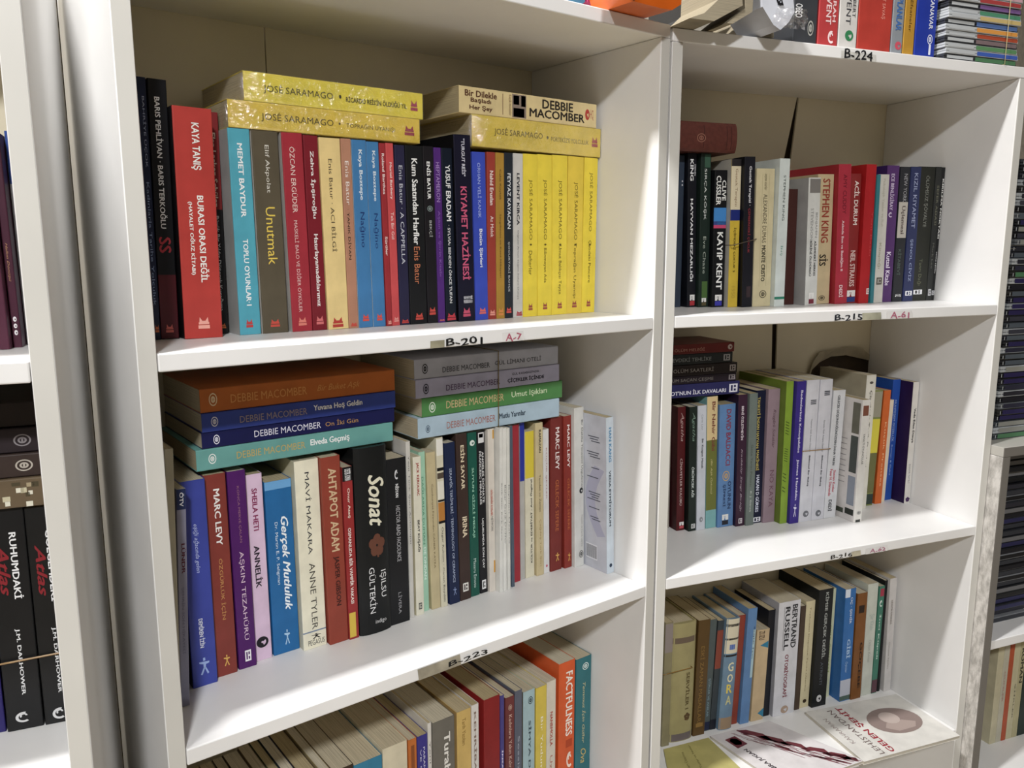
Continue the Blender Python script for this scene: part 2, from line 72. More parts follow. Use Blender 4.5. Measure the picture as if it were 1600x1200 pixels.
('A2', 'black paperback lettered UÇURUMDA SON ÇAY', 414.98, 116.32, 12.57, 223.12, 135.74, -0.0177, '1e1e22', '', '', '', [('b', 0.0076, 0.069, 'e0e0e0', 0.15, 0.85), ('b', 0.0153, 0.0383, '26262a', 0.25, 0.75), ('t', 'ANGELES DONATE', 0.123, 0.4354, 'dcdcdc', 0.52, 0.78, 'b'), ('t', 'FRANCESC MIRALLES', 0.1191, 0.4433, 'dcdcdc', 0.2, 0.44, 'b'), ('t', 'UÇURUMDA SON ÇAY', 0.5306, 0.8445, 'ececec', 0.35, 0.62, 'b'), ('m', 'box', 0.9179, 0.9753, 'f0f0f0', 0.25, 0.75)]),
('A2', 'off white paperback with red lettering and orange corner flashes', 427.9, 112.2, 9.83, 225.29, 139.87, -0.0085, 'ded6ca', '', '', '', [('b', 0.0076, 0.0609, 'cf9c2c', 0.7, 0.95), ('t', 'GÖLGENİN KIYILARI', 0.3657, 0.5226, 'c0503c', 0.3, 0.7, 'b'), ('t', 'NETWORK', 0.5305, 0.6216, '3c3c3c', 0.34, 0.66, ''), ('b', 0.8055, 0.8822, 'd0962c', 0.7, 0.98)]),
('A2', 'first of three slim white booklets after the off white paperback', 438.09, 102.83, 5.33, 226.73, 148.51, 0.0022, 'e2e1da', '', '', '', [('t', 'Kırk Gün Kırk Gece', 0.3308, 0.6773, '5a5a5a', 0.34, 0.62, '')]),
('A2', 'middle one of three slim white booklets', 445.14, 104.18, 5.52, 225.45, 147.67, -0.0012, 'e6e5de', '', '', '', [('t', 'Bahar Geldi Dediler', 0.3426, 0.7055, '6a6a68', 0.3, 0.7, '')]),
('A2', 'last of three slim white booklets next to the slate one', 452.3, 104.35, 5.07, 224.69, 147.17, -0.0069, 'dddcd4', '', '', '', [('t', 'Kıyıdan Uzakta', 0.3452, 0.7111, '6a6a68', 0.3, 0.7, '')]),
('A2', 'thin slate blue booklet next to the thin red book', 461.83, 107.57, 5.15, 225.74, 144.49, -0.0175, '53606e', '', '', '', []),
('A2', 'thin red paperback with no lettering', 467.43, 117.65, 17.17, 223.56, 134.41, -0.0147, 'a22c38', '', '', '', []),
('A2', 'thin book with royal blue head and grey foot', 486.95, 120.15, 7.96, 224.14, 131.91, -0.0108, 'b8b6b0', '', '', '', [('b', 0, 0.3649, '28349a', 0, 1)]),
('A2', 'cream paperback with a yellow head and black lettering read upwards', 495.54, 119.14, 15.46, 211.08, 132.92, -0.0121, 'e0dac0', '', '', '', [('b', 0, 0.3132, 'd8c428', 0, 1), ('t', 'KÜLTÜR ve EDEBİYAT - Avni Özgürel', 0.3262, 0.9007, '26241e', 0.5, 0.78, 'bu')]),
('A2', 'beige paperback with faded lettering next to the yellow headed one', 512.66, 115.91, 12.97, 221.43, 136.16, -0.0183, 'cdbd92', '', '', '', [('t', 'RAMAZAN', 0.0447, 0.1921, '4a4030', 0.4, 0.7, 'b'), ('t', 'Yeniden ve Zaman', 0.3326, 0.5756, '5a4c34', 0.4, 0.65, ''), ('t', 'Çağdaş Türk Şiiri', 0.6264, 0.9392, '9a7c40', 0.4, 0.65, '')]),
('A2', 'white paperback next to the first of two brick red ones', 527.15, 117.33, 9.96, 210.29, 134.73, -0.0168, 'dedddc', '', '', '', [('t', 'KÜÇÜK ŞEYLER', 0.1259, 0.4785, 'a06a6a', 0.35, 0.65, ''), ('m', 'disc', 0.9402, 0.9586, 'c04060', 0.3, 0.6)]),
('A2', 'left one of two brick red paperbacks lettered GELECEK SEFERE', 537.71, 115.97, 21.06, 225.28, 136.09, -0.0088, '7a2c26', '', '', '', [('t', 'MARC LEVY', 0.0649, 0.3356, 'f0e4e0', 0.4, 0.74, 'b'), ('t', 'GELECEK SEFERE', 0.402, 0.7384, 'c06a38', 0.42, 0.7, ''), ('m', 'fig', 0.8836, 0.9396, 'dca850', 0.4, 0.8)]),
('A2', 'right one of two brick red paperbacks lettered GELECEK SEFERE', 561.94, 112.9, 13.81, 225.52, 139.16, -0.0213, '8c3026', '', '', '', [('t', 'MARC LEVY', 0.0572, 0.334, 'f0e4e0', 0.4, 0.74, 'b'), ('t', 'GELECEK SEFERE', 0.4051, 0.7445, 'c06a38', 0.42, 0.7, ''), ('m', 'fig', 0.8999, 0.9564, 'dca850', 0.4, 0.8)]),
('A2', 'white paperback with a dark script title and round emblem right of the brick red pair', 576.16, 106.73, 17.54, 236.49, 145.33, -0.0215, 'd9d9d4', '', '', '', [('t', 'Bir Dakika Yönetimi Uygulaması', 0.078, 0.5071, '3a3c40', 0.66, 0.9, ''), ('m', 'ball', 0.499, 0.5353, '26282c', 0.5, 0.9), ('t', 'Yönetim ve liderlik üzerine', 0.6694, 0.8751, '8a8a88', 0.7, 0.86, ''), ('m', 'ring', 0.9, 0.9457, '4a4a4a', 0.45, 0.9)]),
('A2', 'pale blue white book lettered VEDA ETMİYORUM at the right end, barcode on its board', 596.6, 61.03, 13.66, 228.04, 149.37, -0.0327, 'c9d4de', 'cdd0da', '', 'kang', [('t', 'HAN KANG', 0.0636, 0.2805, '4a8cb8', 0.3, 0.66, 'b'), ('t', 'VEDA ETMİYORUM', 0.3333, 0.6917, '33404e', 0.3, 0.66, 'b'), ('m', 'disc', 0.9361, 0.9616, '26364c', 0.3, 0.7)]),
('A3', 'dark brown book on the lowest shelf whose top edge alone shows, farthest left', 37.27, 104.89, 16.58, 186.57, 122.21, 0, '3a342c', '', '', '', []),
('A3', 'grey brown book on the lowest shelf whose top edge alone shows, second from the left', 54.53, 104.89, 13.4, 186.96, 122.46, 0, '6a6050', '', '', '', []),
('A3', 'pale brown book on the lowest shelf whose top edge alone shows, third from the left', 68.61, 104.89, 15.1, 187.08, 122.54, 0, '7c7260', '', '', '', []),
('A3', 'near black book on the lowest shelf whose top edge alone shows, fourth from the left', 84.44, 104.89, 12.46, 187.52, 122.83, 0, '2a2620', '', '', '', []),
('A3', 'umber book on the lowest shelf whose top edge alone shows, fifth from the left', 97.63, 104.89, 18.71, 188.1, 123.21, 0, '5a4c38', '', '', '', []),
('A3', 'tan book on the lowest shelf whose top edge alone shows, sixth from the left', 117.16, 104.89, 13.76, 190.12, 124.53, 0, '806f50', '', '', '', []),
('A3', 'moss green book on the lowest shelf whose top edge alone shows, seventh from the left', 131.71, 104.89, 10.88, 190.82, 124.99, 0, '3a4a30', '', '', '', []),
('A3', 'deep navy book on the lowest shelf whose top edge alone shows, eighth from the left', 143.39, 104.89, 13.43, 191.7, 125.56, 0, '26304a', '', '', '', []),
('A3', 'chestnut book on the lowest shelf whose top edge alone shows, ninth from the left', 157.58, 104.89, 19.37, 191.7, 125.56, 0, '4c3c2c', '', '', '', []),
('A3', 'straw book on the lowest shelf whose top edge alone shows, tenth from the left', 177.86, 104.89, 11.52, 194.7, 127.53, 0, '94855c', '', '', '', []),
('A3', 'cocoa book on the lowest shelf whose top edge alone shows, left of the blue book', 190.16, 104.89, 26.13, 194.04, 127.1, 0, '3c2c20', '', '', '', []),
('A3', 'blue book left of the broad cream one on the lowest shelf', 216.97, 104.89, 38.61, 190.57, 124.82, 0, '2f7fa0', '', '', '', []),
('A3', 'broad cream book on the lowest shelf', 256.6, 104.89, 34.82, 196.15, 128.48, 0, 'd9cfb2', '', '', '', []),
('A3', 'orange book with a dark pattern right of the broad cream one', 293.22, 104.89, 12.27, 193.98, 127.06, 0, 'c06a24', '', '', '', [('b', 0.0458, 0.676, '8a4a1c', 0.3, 0.7)]),
('A3', 'violet blue book with white lettering', 306.42, 104.89, 15.36, 193.56, 126.78, 0, '3a3486', '', '', '', [('t', 'PARAMPARÇA GÜNLER', 0.0881, 0.6642, 'dcdcf0', 0.5, 0.75, ''), ('t', 'VE ŞİİRLER', 0.0974, 0.5208, 'dcdcf0', 0.2, 0.4, '')]),
('A3', 'thin white book rising above the violet blue one', 322.52, 104.89, 5.34, 206.42, 135.2, 0, 'd8d4cc', '', '', '', [('t', 'Yeni Ufuklar', 0.1222, 0.5748, '6a6460', 0.3, 0.7, '')]),
('A3', 'grey paperback lettered Turabdin', 329.73, 104.89, 33.8, 203.78, 133.48, 0, '6f6b62', '8c877c', '', '', [('t', 'Turabdin', 0.0984, 0.5254, 'e8e4dc', 0.5, 0.78, 'b')]),
('A3', 'straw yellow paperback left of the white one', 367.59, 104.89, 22.66, 204.55, 133.98, 0, 'cfae62', 'b8965a', '', '', [('t', 'Tarih Yazıları', 0.0544, 0.246, '8a6a2c', 0.35, 0.6, '')]),
('A3', 'white paperback next to the thick dark red book', 391.3, 104.89, 11.56, 206.24, 135.09, 0, 'dcd8d2', '', '', '', [('t', 'KEHRİBAR ELBİSE', 0.0499, 0.8784, '8a7468', 0.3, 0.7, 'b')]),
('A3', 'thick dark red book beside the thin violet one', 411.35, 104.89, 27.06, 206.57, 135.3, 0, '8a1a1c', '93201f', '', '', []),
('A3', 'thin violet book beside the thick dark red one', 439.49, 104.89, 6.62, 202.97, 132.94, 0, '4a4488', '', '', '', [('t', 'İNSANLIK', 0.4061, 0.6888, 'e4e0f4', 0.3, 0.7, 'b')]),
('A3', 'maroon book with a cream title near the middle of the lowest shelf', 448.32, 104.89, 15.69, 196.26, 128.55, 0, '6f3434', '', '', '', [('m', 'ring', 0.0592, 0.1038, 'c8a898', 0.3, 0.7), ('t', 'Kadınlara Yakın Kalır', 0.1385, 0.5555, 'd8b8a8', 0.35, 0.7, '')]),
('A3', 'slate grey book right of the maroon one', 465.13, 104.89, 12.52, 200.54, 131.35, 0, '5c6170', '', '', '', [('t', 'Sessiz Evler', 0.3481, 0.9017, 'a8acb8', 0.35, 0.65, '')]),
('A3', 'light blue paperback on the lowest shelf', 479.96, 104.89, 20.91, 193.83, 126.96, 0, 'a4c0c6', '6a6450', '', '', [('m', 'ring', 0.0509, 0.1122, '2c3c44', 0.4, 0.8), ('t', 'SİMYA DERSİ ÜÇ', 0.2405, 0.99, '3c4c54', 0.4, 0.7, 'b')]),
('A3', 'yellow paperback on the lowest shelf', 503.24, 104.89, 19.62, 191.8, 125.63, 0, 'd8c044', '', '', '', [('t', 'Bir Yudum Kitap', 0.246, 0.9444, 'f0ead0', 0.35, 0.65, '')]),
('A3', 'off white paperback left of the orange FACTFULNESS book', 523.45, 104.89, 16.97, 194.22, 127.21, 0, 'd8d0c0', '', '', '', [('t', 'NANEMOLLA', 0.2504, 0.531, 'b04a3c', 0.35, 0.65, 'b'), ('t', 'Uzun Yol', 0.6113, 0.99, 'b07060', 0.35, 0.65, '')]),
('A3', 'bright orange paperback lettered FACTFULNESS', 546.31, 104.89, 31.13, 214.37, 140.41, 0, 'd9581c', '', '', '', [('t', 'FACTFULNESS', 0.076, 0.5591, 'f2e8dc', 0.42, 0.84, 'b'), ('m', 'swirl', 0.6871, 0.8062, 'f2e0d0', 0.5, 0.9), ('b', 0.5886, 0.6476, 'b04010', 0.45, 0.85)]),
('A3', 'teal hardcover with a gold title at the right end of the lowest shelf', 579.78, 104.89, 30.48, 210.52, 137.89, 0, '2f7078', '', '', '', [('m', 'ring', 0.0443, 0.0985, 'dcece8', 0.4, 0.8), ('t', 'Temmuz İçin Güller', 0.1927, 0.6665, 'c8c090', 0.4, 0.66, 'i'), ('t', 'Ova', 0.7074, 0.8206, 'c8b060', 0.35, 0.7, 'i')]),
('B1', 'dark blue grey book cut off by the left side panel', 89.04, 140.47, 11.62, 223.33, 111.59, -0.0043, '323c4c', '2c3442', '', '', [('m', 'disc', 0.1604, 0.1728, 'c8c8d0', 0.6, 0.8), ('m', 'disc', 0.1852, 0.1976, 'c8c8d0', 0.6, 0.8)]),
('B1', 'black paperback lettered HAYVAN MEZARLIĞI in white', 107.32, 132.86, 15.29, 225.91, 119.2, -0.0325, '16171f', '', '', '', [('t', 'STEPHEN', 0.0687, 0.1418, 'd8d8dc', 0.7, 0.86, 'b'), ('t', 'KING', 0.0363, 0.1744, 'ececec', 0.24, 0.62, 'b'), ('t', 'HAYVAN MEZARLIĞI', 0.289, 0.8287, 'ececec', 0.3, 0.68, 'b'), ('m', 'lab', 0.9184, 0.99, 'b03038', 0.3, 0.85)]),
('B1', 'dark green paperback lettered SIRÇA KÖŞK with leaf patterns', 122.96, 126.16, 17.8, 225.92, 125.9, -0.0206, '1e2c26', '', '', '', [('b', 0.0081, 0.089, '3a5a48', 0.35, 0.9), ('t', 'SIRÇA KÖŞK', 0.0972, 0.4255, 'dce0dc', 0.3, 0.62, ''), ('t', 'Eve Chase', 0.5337, 0.7778, 'a8b0a4', 0.34, 0.62, ''), ('b', 0.8288, 0.9399, '4a6a34', 0.3, 0.85), ('m', 'lab', 0.9399, 0.99, '5a5034', 0.3, 0.75)]),
('B1', 'black paperback lettered KAYIP KENT with a blue seascape block', 141.12, 118.19, 22.2, 202.13, 132.4, -0.0157, '131418', '', '', '', [('t', 'CLIVE', 0.0728, 0.2194, 'ecece8', 0.58, 0.9, 'b'), ('t', 'CUSSLER', 0.0409, 0.2516, 'ecece8', 0.12, 0.5, 'b'), ('b', 0.2701, 0.3951, '3c86cc', 0, 1), ('b', 0.3672, 0.3951, '5a5cb0', 0, 1), ('b', 0.3951, 0.4183, 'cc4470', 0, 1), ('t', 'KAYIP KENT', 0.4462, 0.8707, 'f0f0ec', 0.3, 0.76, 'b'), ('m', 'lab', 0.9089, 0.99, '3c3ca8', 0.25, 0.8)]),
('B1', 'yellow paperback with cream head and navy band', 164.23, 109.14, 17.19, 217.66, 142.57, -0.0184, 'd6b62c', 'b8b4aa', '', '', [('b', 0, 0.0462, '2a2628', 0, 1), ('b', 0.0462, 0.3351, 'dccfae', 0, 1), ('b', 0.3351, 0.4081, '1c2a74', 0, 1), ('t', 'Gestalt Terapisi', 0.0631, 0.3137, '8a6a4c', 0.34, 0.66, ''), ('t', 'İÇİMDEKİ ÇOCUK 2', 0.4556, 0.7607, '5a4a14', 0.36, 0.66, 'b'), ('t', '1950', 0.8578, 0.9376, 'b8982c', 0.3, 0.7, '')]),
('B1', 'black paperback with a dark red title beside the yellow one', 184.02, 101.72, 18.91, 221.25, 144.92, -0.0287, '1a1a22', '141418', '', '', [('t', 'Gestalt Terapisi ·', 0.062, 0.3207, 'e4e4e8', 0.36, 0.66, 'b'), ('t', 'ÇEMBERDEKİ ÇOCUK', 0.3375, 0.6352, '8a3038', 0.36, 0.66, 'b'), ('b', 0.86, 0.9342, '3a2c30', 0.4, 0.8)]),
('B1', 'creased cream paperback with boxed brown lettering', 204.96, 103.59, 33.24, 205.13, 134.36, -0.0176, 'd4c79e', '', '', '', [('t', 'ALEXANDRE DUMAS', 0.1818, 0.5324, '5a5240', 0.4, 0.62, ''), ('t', 'MONTE CRISTO', 0.5511, 0.8143, '2c281e', 0.4, 0.62, 'b'), ('b', 0.0362, 0.8522, '9a8f6c', 0.32, 0.33), ('b', 0.0362, 0.8522, '9a8f6c', 0.7, 0.71), ('t', 'seçme eserler', 0.0362, 0.1544, '7a7054', 0.4, 0.6, 'i'), ('m', 'ring', 0.8807, 0.9379, '5a5240', 0.35, 0.75)]),
('B1', 'clean white paperback with a green line at its foot', 238.55, 94.54, 18.68, 219.93, 144.05, -0.0127, 'd4dcd8', '', '', '', [('t', 'STEPHEN KING', 0.1096, 0.4125, '3a4644', 0.4, 0.62, ''), ('t', 'İNŞ', 0.5814, 0.6511, '4a8c78', 0.35, 0.62, ''), ('b', 0.9332, 0.951, '2c8068', 0, 1)]),
('B1', 'dark brown book standing back beside the white paperback', 274.46, 121.93, 24.54, 178.19, 116.72, -0.0214, '472622', '', '', '', []),
('B1', 'off white paperback with a smoke picture at its head', 301.11, 98.86, 22.91, 194.32, 127.28, -0.0312, 'd4d4cf', 'a8a6a4', '', '', [('b', 0.0098, 0.1177, '7c7874', 0.1, 1), ('t', 'BENJAMIN', 0.271, 0.4656, '8a8a88', 0.6, 0.82, ''), ('t', 'STEVENSON', 0.2363, 0.4856, '8a8a88', 0.24, 0.46, ''), ('t', 'AİLEMDEKİ HERKES', 0.4907, 0.7691, '2a2a2c', 0.6, 0.82, 'b'), ('t', 'BİRİNİ ÖLDÜRDÜ', 0.4907, 0.7691, '2a2a2c', 0.24, 0.46, 'b'), ('m', 'lab', 0.9021, 0.99, '7a2c3c', 0.3, 0.72)]),
('B1', 'tan paperback lettered SİS in black', 331.21, 113.89, 31.29, 201.55, 132.01, -0.0278, 'cbb78e', '', '', '', [('t', 'STEPHEN KING', 0.0338, 0.5229, '9a4030', 0.3, 0.76, 'b'), ('t', 'SİS', 0.6123, 0.7022, '1e1a16', 0.25, 0.8, 'b'), ('m', 'ring', 0.934, 0.9746, '3a3024', 0.3, 0.7), ('b', 0.2278, 0.424, '1e1c1a', 0, 0.12)]),
('B1', 'rose red hardcover lettered DEDİ at its foot', 365.45, 104.05, 24.43, 217.01, 142.14, -0.0407, 'b02c3e', 'a3202c', '', '', [('t', 'AMY CUDDY', 0.0714, 0.3508, '6a1424', 0.36, 0.66, ''), ('t', 'Aslında Ben ve Benliğim II', 0.3964, 0.7606, 'ecc8cc', 0.3, 0.56, 'b'), ('t', 'DEDİ', 0.8634, 0.9528, 'ecd4d4', 0.3, 0.66, 'b')]),
('B1', 'brownish red paperback lettered ACİL DURUM', 390.33, 108.85, 22.02, 203.77, 133.47, -0.026, '8e2a2a', '', '', '', [('t', 'ACİL DURUM', 0.0531, 0.3895, 'ecdcd4', 0.4, 0.9, 'b'), ('t', 'NEIL STRAUSS', 0.5874, 0.8682, 'dcc0b8', 0.3, 0.76, 'b'), ('m', 'lab', 0.8985, 0.99, '30407c', 0.15, 0.9)]),
('B1', 'bright scarlet book right of ACİL DURUM', 412.71, 102.38, 20.2, 218.5, 143.12, -0.0095, 'b3121a', 'b01216', '', '', [('m', 'box', 0.8913, 0.9337, 'e8dcd8', 0.7, 0.98), ('t', 'Yeni Baskı', 0.3301, 0.6526, 'c8484c', 0.75, 0.9, '')]),
('B1', 'thin teal book next to the scarlet one', 435.07, 100.43, 7.4, 203.16, 133.07, -0.0184, '2f7a84', '', '', '', []),
('B1', 'pale grey paperback left of the purple book', 443.51, 104.88, 21.94, 204.07, 133.66, -0.0213, 'cdc9c0', '', '', '', [('t', 'Psikolojik Yazılar ve Ruh', 0.0341, 0.4035, 'b0ac9c', 0.35, 0.65, ''), ('t', 'Kitaplığı', 0.5283, 0.7297, '9a967e', 0.3, 0.6, ''), ('m', 'box', 0.8008, 0.8567, '4a4438', 0.3, 0.8)]),
('B1', 'purple paperback with a crescent at mid spine', 465.89, 111.68, 25.48, 219.47, 140.38, -0.0145, '542c6c', '3a2060', '', '', [('t', 'ECE BENLİGİRAY', 0.0594, 0.3225, 'd4c4e0', 0.34, 0.7, 'b'), ('m', 'swirl', 0.3364, 0.3737, 'd4c4e0', 0.3, 0.66), ('t', 'Kutsal Kitabı', 0.6272, 0.8749, 'e4d8ec', 0.34, 0.7, 'b')]),
('B1', 'black paperback with a whitish patch at mid spine', 493.32, 111.66, 21.21, 218.21, 140.4, -0.0131, '22242a', '', '', '', [('t', 'NEW YORK', 0.0509, 0.256, 'a8a8ac', 0.4, 0.75, ''), ('b', 0.256, 0.5204, 'bcb6ac', 0.05, 0.95), ('t', 'Üçlemesi', 0.2841, 0.4919, '5a4c48', 0.3, 0.8, 'b'), ('t', 'KİTABEVİ', 0.6062, 0.7984, '5a6a64', 0.3, 0.66, ''), ('t', 'OZ', 0.9439, 0.9634, 'ececec', 0.25, 0.85, 'b')]),
('B1', 'navy paperback lettered KIZIL KIYAMET', 515.99, 111.14, 22.17, 218.94, 140.92, -0.0159, '262f5c', '', '', '', [('t', 'KIZIL KIYAMET', 0.0464, 0.4502, 'a8b0d0', 0.36, 0.7, ''), ('t', 'ŞENOL CİVİZ', 0.5312, 0.8488, 'a8b4d8', 0.34, 0.7, ''), ('m', 'box', 0.9218, 0.956, 'ececf0', 0.2, 0.85)]),
('B1', 'black green book right of the navy one', 538.61, 116.16, 35.04, 220.5, 135.91, -0.0123, '24261f', '', '', '', [('t', 'ÖLÜMSÜZ ŞÖVALYE', 0.0653, 0.443, '8a8c84', 0.4, 0.7, ''), ('t', 'Tanrı Dağı', 0.6831, 0.8823, '6a6c58', 0.34, 0.6, ''), ('m', 'box', 0.9166, 0.9509, 'ececf0', 0.15, 0.7)]),
('B1', 'narrow charcoal book left of KIRILMA NOKTASI', 574.22, 116.27, 12.37, 221.32, 135.8, -0.0035, '2b2d2c', '', '', '', [('t', 'SEFER ADASI', 0.1359, 0.4298, '7c7c68', 0.35, 0.7, ''), ('t', 'Mark Lee', 0.5641, 0.7577, '6a6a64', 0.35, 0.66, ''), ('m', 'box', 0.914, 0.9631, 'c8c8cc', 0.25, 0.75)]),
('B1', 'black paperback lettered KIRILMA NOKTASI, last on the right', 586.95, 118.12, 7.59, 221.16, 133.95, 0.0068, '1a1b1c', '', '', '', [('t', 'KIRILMA NOKTASI', 0.0849, 0.5297, 'f0f0ec', 0.34, 0.76, 'b'), ('t', 'MARK LEVİN', 0.6316, 0.7928, 'dcdcdc', 0.34, 0.66, 'b'), ('m', 'box', 0.9258, 0.9604, 'c8c8cc', 0.1, 0.85)]),
('B2', 'very thin pale booklet against the left side panel', 115.36, 179.31, 2.9, 214.87, 72.76, -0.0114, 'a49c90', '', '', '', []),
('B2', 'maroon hardcover lettered CİNAYETLER KULÜBÜ', 121.13, 161.52, 14.83, 206.01, 90.54, -0.0236, '55191c', '3a1014', '', '', [('t', 'Agatha', 0.0454, 0.2743, 'b89894', 0.3, 0.75, 'i'), ('t', 'CİNAYETLER KULÜBÜ', 0.413, 0.7935, 'd8c0bc', 0.34, 0.7, ''), ('m', 'lab', 0.9309, 0.984, 'c05058', 0.35, 0.9)]),
('B2', 'black green hardcover lettered ÖRÜMCEK AĞI', 137.53, 151.92, 14.37, 206.72, 100.14, -0.0295, '1d2822', '141c18', '', '', [('t', 'Agatha', 0.0452, 0.2728, '7a9484', 0.3, 0.75, 'i'), ('t', 'ÖRÜMCEK AĞI', 0.4776, 0.7212, 'd0d8d4', 0.34, 0.74, 'b'), ('m', 'box', 0.9418, 0.9788, 'd8d8d8', 0.35, 0.85)]),
('B2', 'slim white paperback between the black green and the olive book', 153.19, 151.81, 16.27, 207.58, 100.25, -0.0289, 'ccd0d8', '', '', '', [('t', 'Carlo Levi', 0.0703, 0.1915, '8a8c94', 0.4, 0.6, ''), ('t', 'Bir Kuzgun Masalı', 0.2626, 0.4982, '3c4048', 0.4, 0.66, 'b'), ('m', 'ball', 0.8943, 0.9365, '8a8c90', 0.3, 0.7)]),
('B2', 'paperback banded cream, olive and aqua', 171.84, 153.43, 20.24, 220.46, 98.63, -0.0309, '7fb4b4', '', '', '', [('b', 0, 0.3252, 'd8c08c', 0, 1), ('b', 0.3252, 0.8599, '6c7030', 0, 1), ('t', 'Bir Nehir Gibi', 0.0379, 0.4075, '7a4034', 0.45, 0.78, 'b'), ('t', '(Bir Aşk Öyküsü)', 0.4707, 0.7358, 'c8bc80', 0.36, 0.6, 'i')]),
('B2', 'cornflower blue paperback with a red title and gold ring', 192.44, 150.11, 30.61, 206.55, 101.96, -0.0244, '5f87b8', '', '', '', [('t', 'DAVID BALDACCI', 0.0408, 0.4958, '8a3850', 0.42, 0.72, 'b'), ('m', 'ring', 0.5378, 0.6219, 'c0a070', 0.25, 0.7), ('t', 'OYUNUN', 0.6272, 0.8553, '26385c', 0.6, 0.82, 'b'), ('t', 'ŞİFRESİ', 0.6483, 0.834, '26385c', 0.28, 0.5, 'b'), ('m', 'lab', 0.8981, 0.9839, '2a2a34', 0.28, 0.68)]),
('B2', 'dark purple paperback lettered BENİ ÖZLETMEYİN', 223.72, 143.56, 17.65, 221.77, 108.51, -0.0259, '3c2236', '241430', '', '', [('t', 'BENİ ÖZLETMEYİN', 0.0855, 0.3398, 'e4d8e0', 0.34, 0.66, 'b'), ('t', 'Kadıköy Sevgi Birliği', 0.4076, 0.8899, 'b0a0ac', 0.36, 0.6, 'i'), ('m', 'box', 0.9398, 0.9799, 'd8d0d4', 0.3, 0.7)]),
('B2', 'plain grey green paperback beside the dark purple one', 241.73, 140.59, 15.65, 223.12, 111.47, -0.0172, '6f7a74', '', '', '', [('t', 'Gece Yarısı Postası', 0.3815, 0.6979, '50584c', 0.34, 0.6, ''), ('t', 'K. J. Güneş', 0.7372, 0.8954, 'd0d4cc', 0.36, 0.6, '')]),
('B2', 'blackish navy paperback with yellow letters', 257.83, 145.88, 18.98, 226.07, 106.18, -0.0139, '151a34', '', '', '', [('t', 'TAHKETİ İNSAN HAYVAN', 0.047, 0.4278, 'c0b05c', 0.14, 0.5, 'b'), ('t', 'MAKİNESİ', 0.4422, 0.597, 'c0b05c', 0.2, 0.56, 'b'), ('t', 'HAKAN D GÜRSES', 0.631, 0.9157, 'd8dcec', 0.3, 0.7, 'b'), ('m', 'box', 0.9553, 0.99, 'e0e0e8', 0.1, 0.9)]),
('B2', 'mauve paperback with wrinkled spine lettered KAYA', 277.16, 141.41, 23.41, 227.53, 110.66, -0.0085, '96808a', '', '', '', [('t', 'Rüzgârlı Sokaklar', 0.1502, 0.4353, '5a4048', 0.4, 0.7, 'i'), ('t', 'NO KAYA', 0.6038, 0.8817, '6c4656', 0.4, 0.76, '')]),
('B2', 'lime green hardcover left of the violet one', 300.93, 127.69, 14.28, 241.29, 124.37, -0.0063, '84a32c', '6a7f28', '', '', [('t', '/////', 0.2732, 0.3713, '3c4c1c', 0.1, 0.6, ''), ('t', '//////', 0.461, 0.5601, '3c4c1c', 0.1, 0.6, ''), ('t', '/// //', 0.6327, 0.7786, '3c4c1c', 0.05, 0.5, '')]),
('B2', 'violet paperback with white lettering beside the lime hardcover', 315.57, 121.48, 18.56, 241.2, 130.58, -0.0008, '3b2c86', '', '', '', [('t', 'Bedenlerimiz Konuşabilse', 0.0613, 0.497, 'dcd8f0', 0.36, 0.66, 'b'), ('t', 'James Hamblin', 0.5422, 0.8337, 'dcd8f0', 0.36, 0.66, 'b'), ('m', 'fig', 0.8613, 0.9537, 'dcd8f0', 0.3, 0.7)]),
('B2', 'left one of a pair of white paperbacks held by a rubber band', 335.25, 122.04, 25.82, 241.66, 130.02, 0.0034, 'd3d3da', '', '', '', [('t', 'III', 0.1368, 0.1678, '4a4c54', 0.35, 0.8, 'b'), ('t', 'Yaşamın Gizli Anlamı Üzerine', 0.2702, 0.4994, '5c5e64', 0.45, 0.6, ''), ('t', 'Bilimsel Bir Bakış', 0.5266, 0.7456, '3c3e46', 0.45, 0.6, 'b'), ('m', 'ball', 0.921, 0.9674, '6c6e74', 0.3, 0.75)]),
('B2', 'right one of a pair of white paperbacks held by a rubber band', 361.76, 122.1, 25.85, 241.07, 129.96, 0.0079, 'd1d1d8', '', '', '', [('t', 'III', 0.08, 0.1113, '4a4c54', 0.35, 0.8, 'b'), ('t', 'Evrenin Gizli Anlamı Üzerine', 0.2863, 0.5088, '5c5e64', 0.45, 0.6, ''), ('t', 'Bilimsel Bir Bakış', 0.5362, 0.7573, '3c3e46', 0.45, 0.6, 'b'), ('m', 'ball', 0.9296, 0.9765, '6c6e74', 0.3, 0.75)]),
('B2', 'white paperback lettered DAHA YAKIN with a red subtitle', 388.46, 122.36, 25.26, 220.94, 129.7, 0.0213, 'd6d7da', '', '', '', [('t', 'GELECEK DÜŞÜNDÜĞÜNÜZDEN DAHA YAKIN', 0.0392, 0.5818, '33363c', 0.3, 0.62, 'b'), ('t', 'Peter H. Diamandis', 0.6121, 0.8255, 'c04c5c', 0.2, 0.42, 'b'), ('t', 'Steven Kotler', 0.6222, 0.8, 'c04c5c', 0.5, 0.7, 'b'), ('t', 'DEDİ', 0.8562, 0.9485, '2c2e34', 0.3, 0.66, 'b')]),
('B2', 'white booklet in front with a strip of photographs down its board', 420.15, 86.81, 16.58, 209.15, 136.99, 0.0071, 'dcd9d2', 'd8d3cf', '', 'photos', [('b', 0.046, 0.128, '7a4a38', 0.1, 0.8), ('t', 'YANILTI OYUNCULAR', 0.2724, 0.5225, '5a5854', 0.35, 0.6, ''), ('m', 'ring', 0.9089, 0.9357, '5a5c5c', 0.3, 0.8), ('b', 0.9785, 1, '3a3c3a', 0.2, 0.8)]),
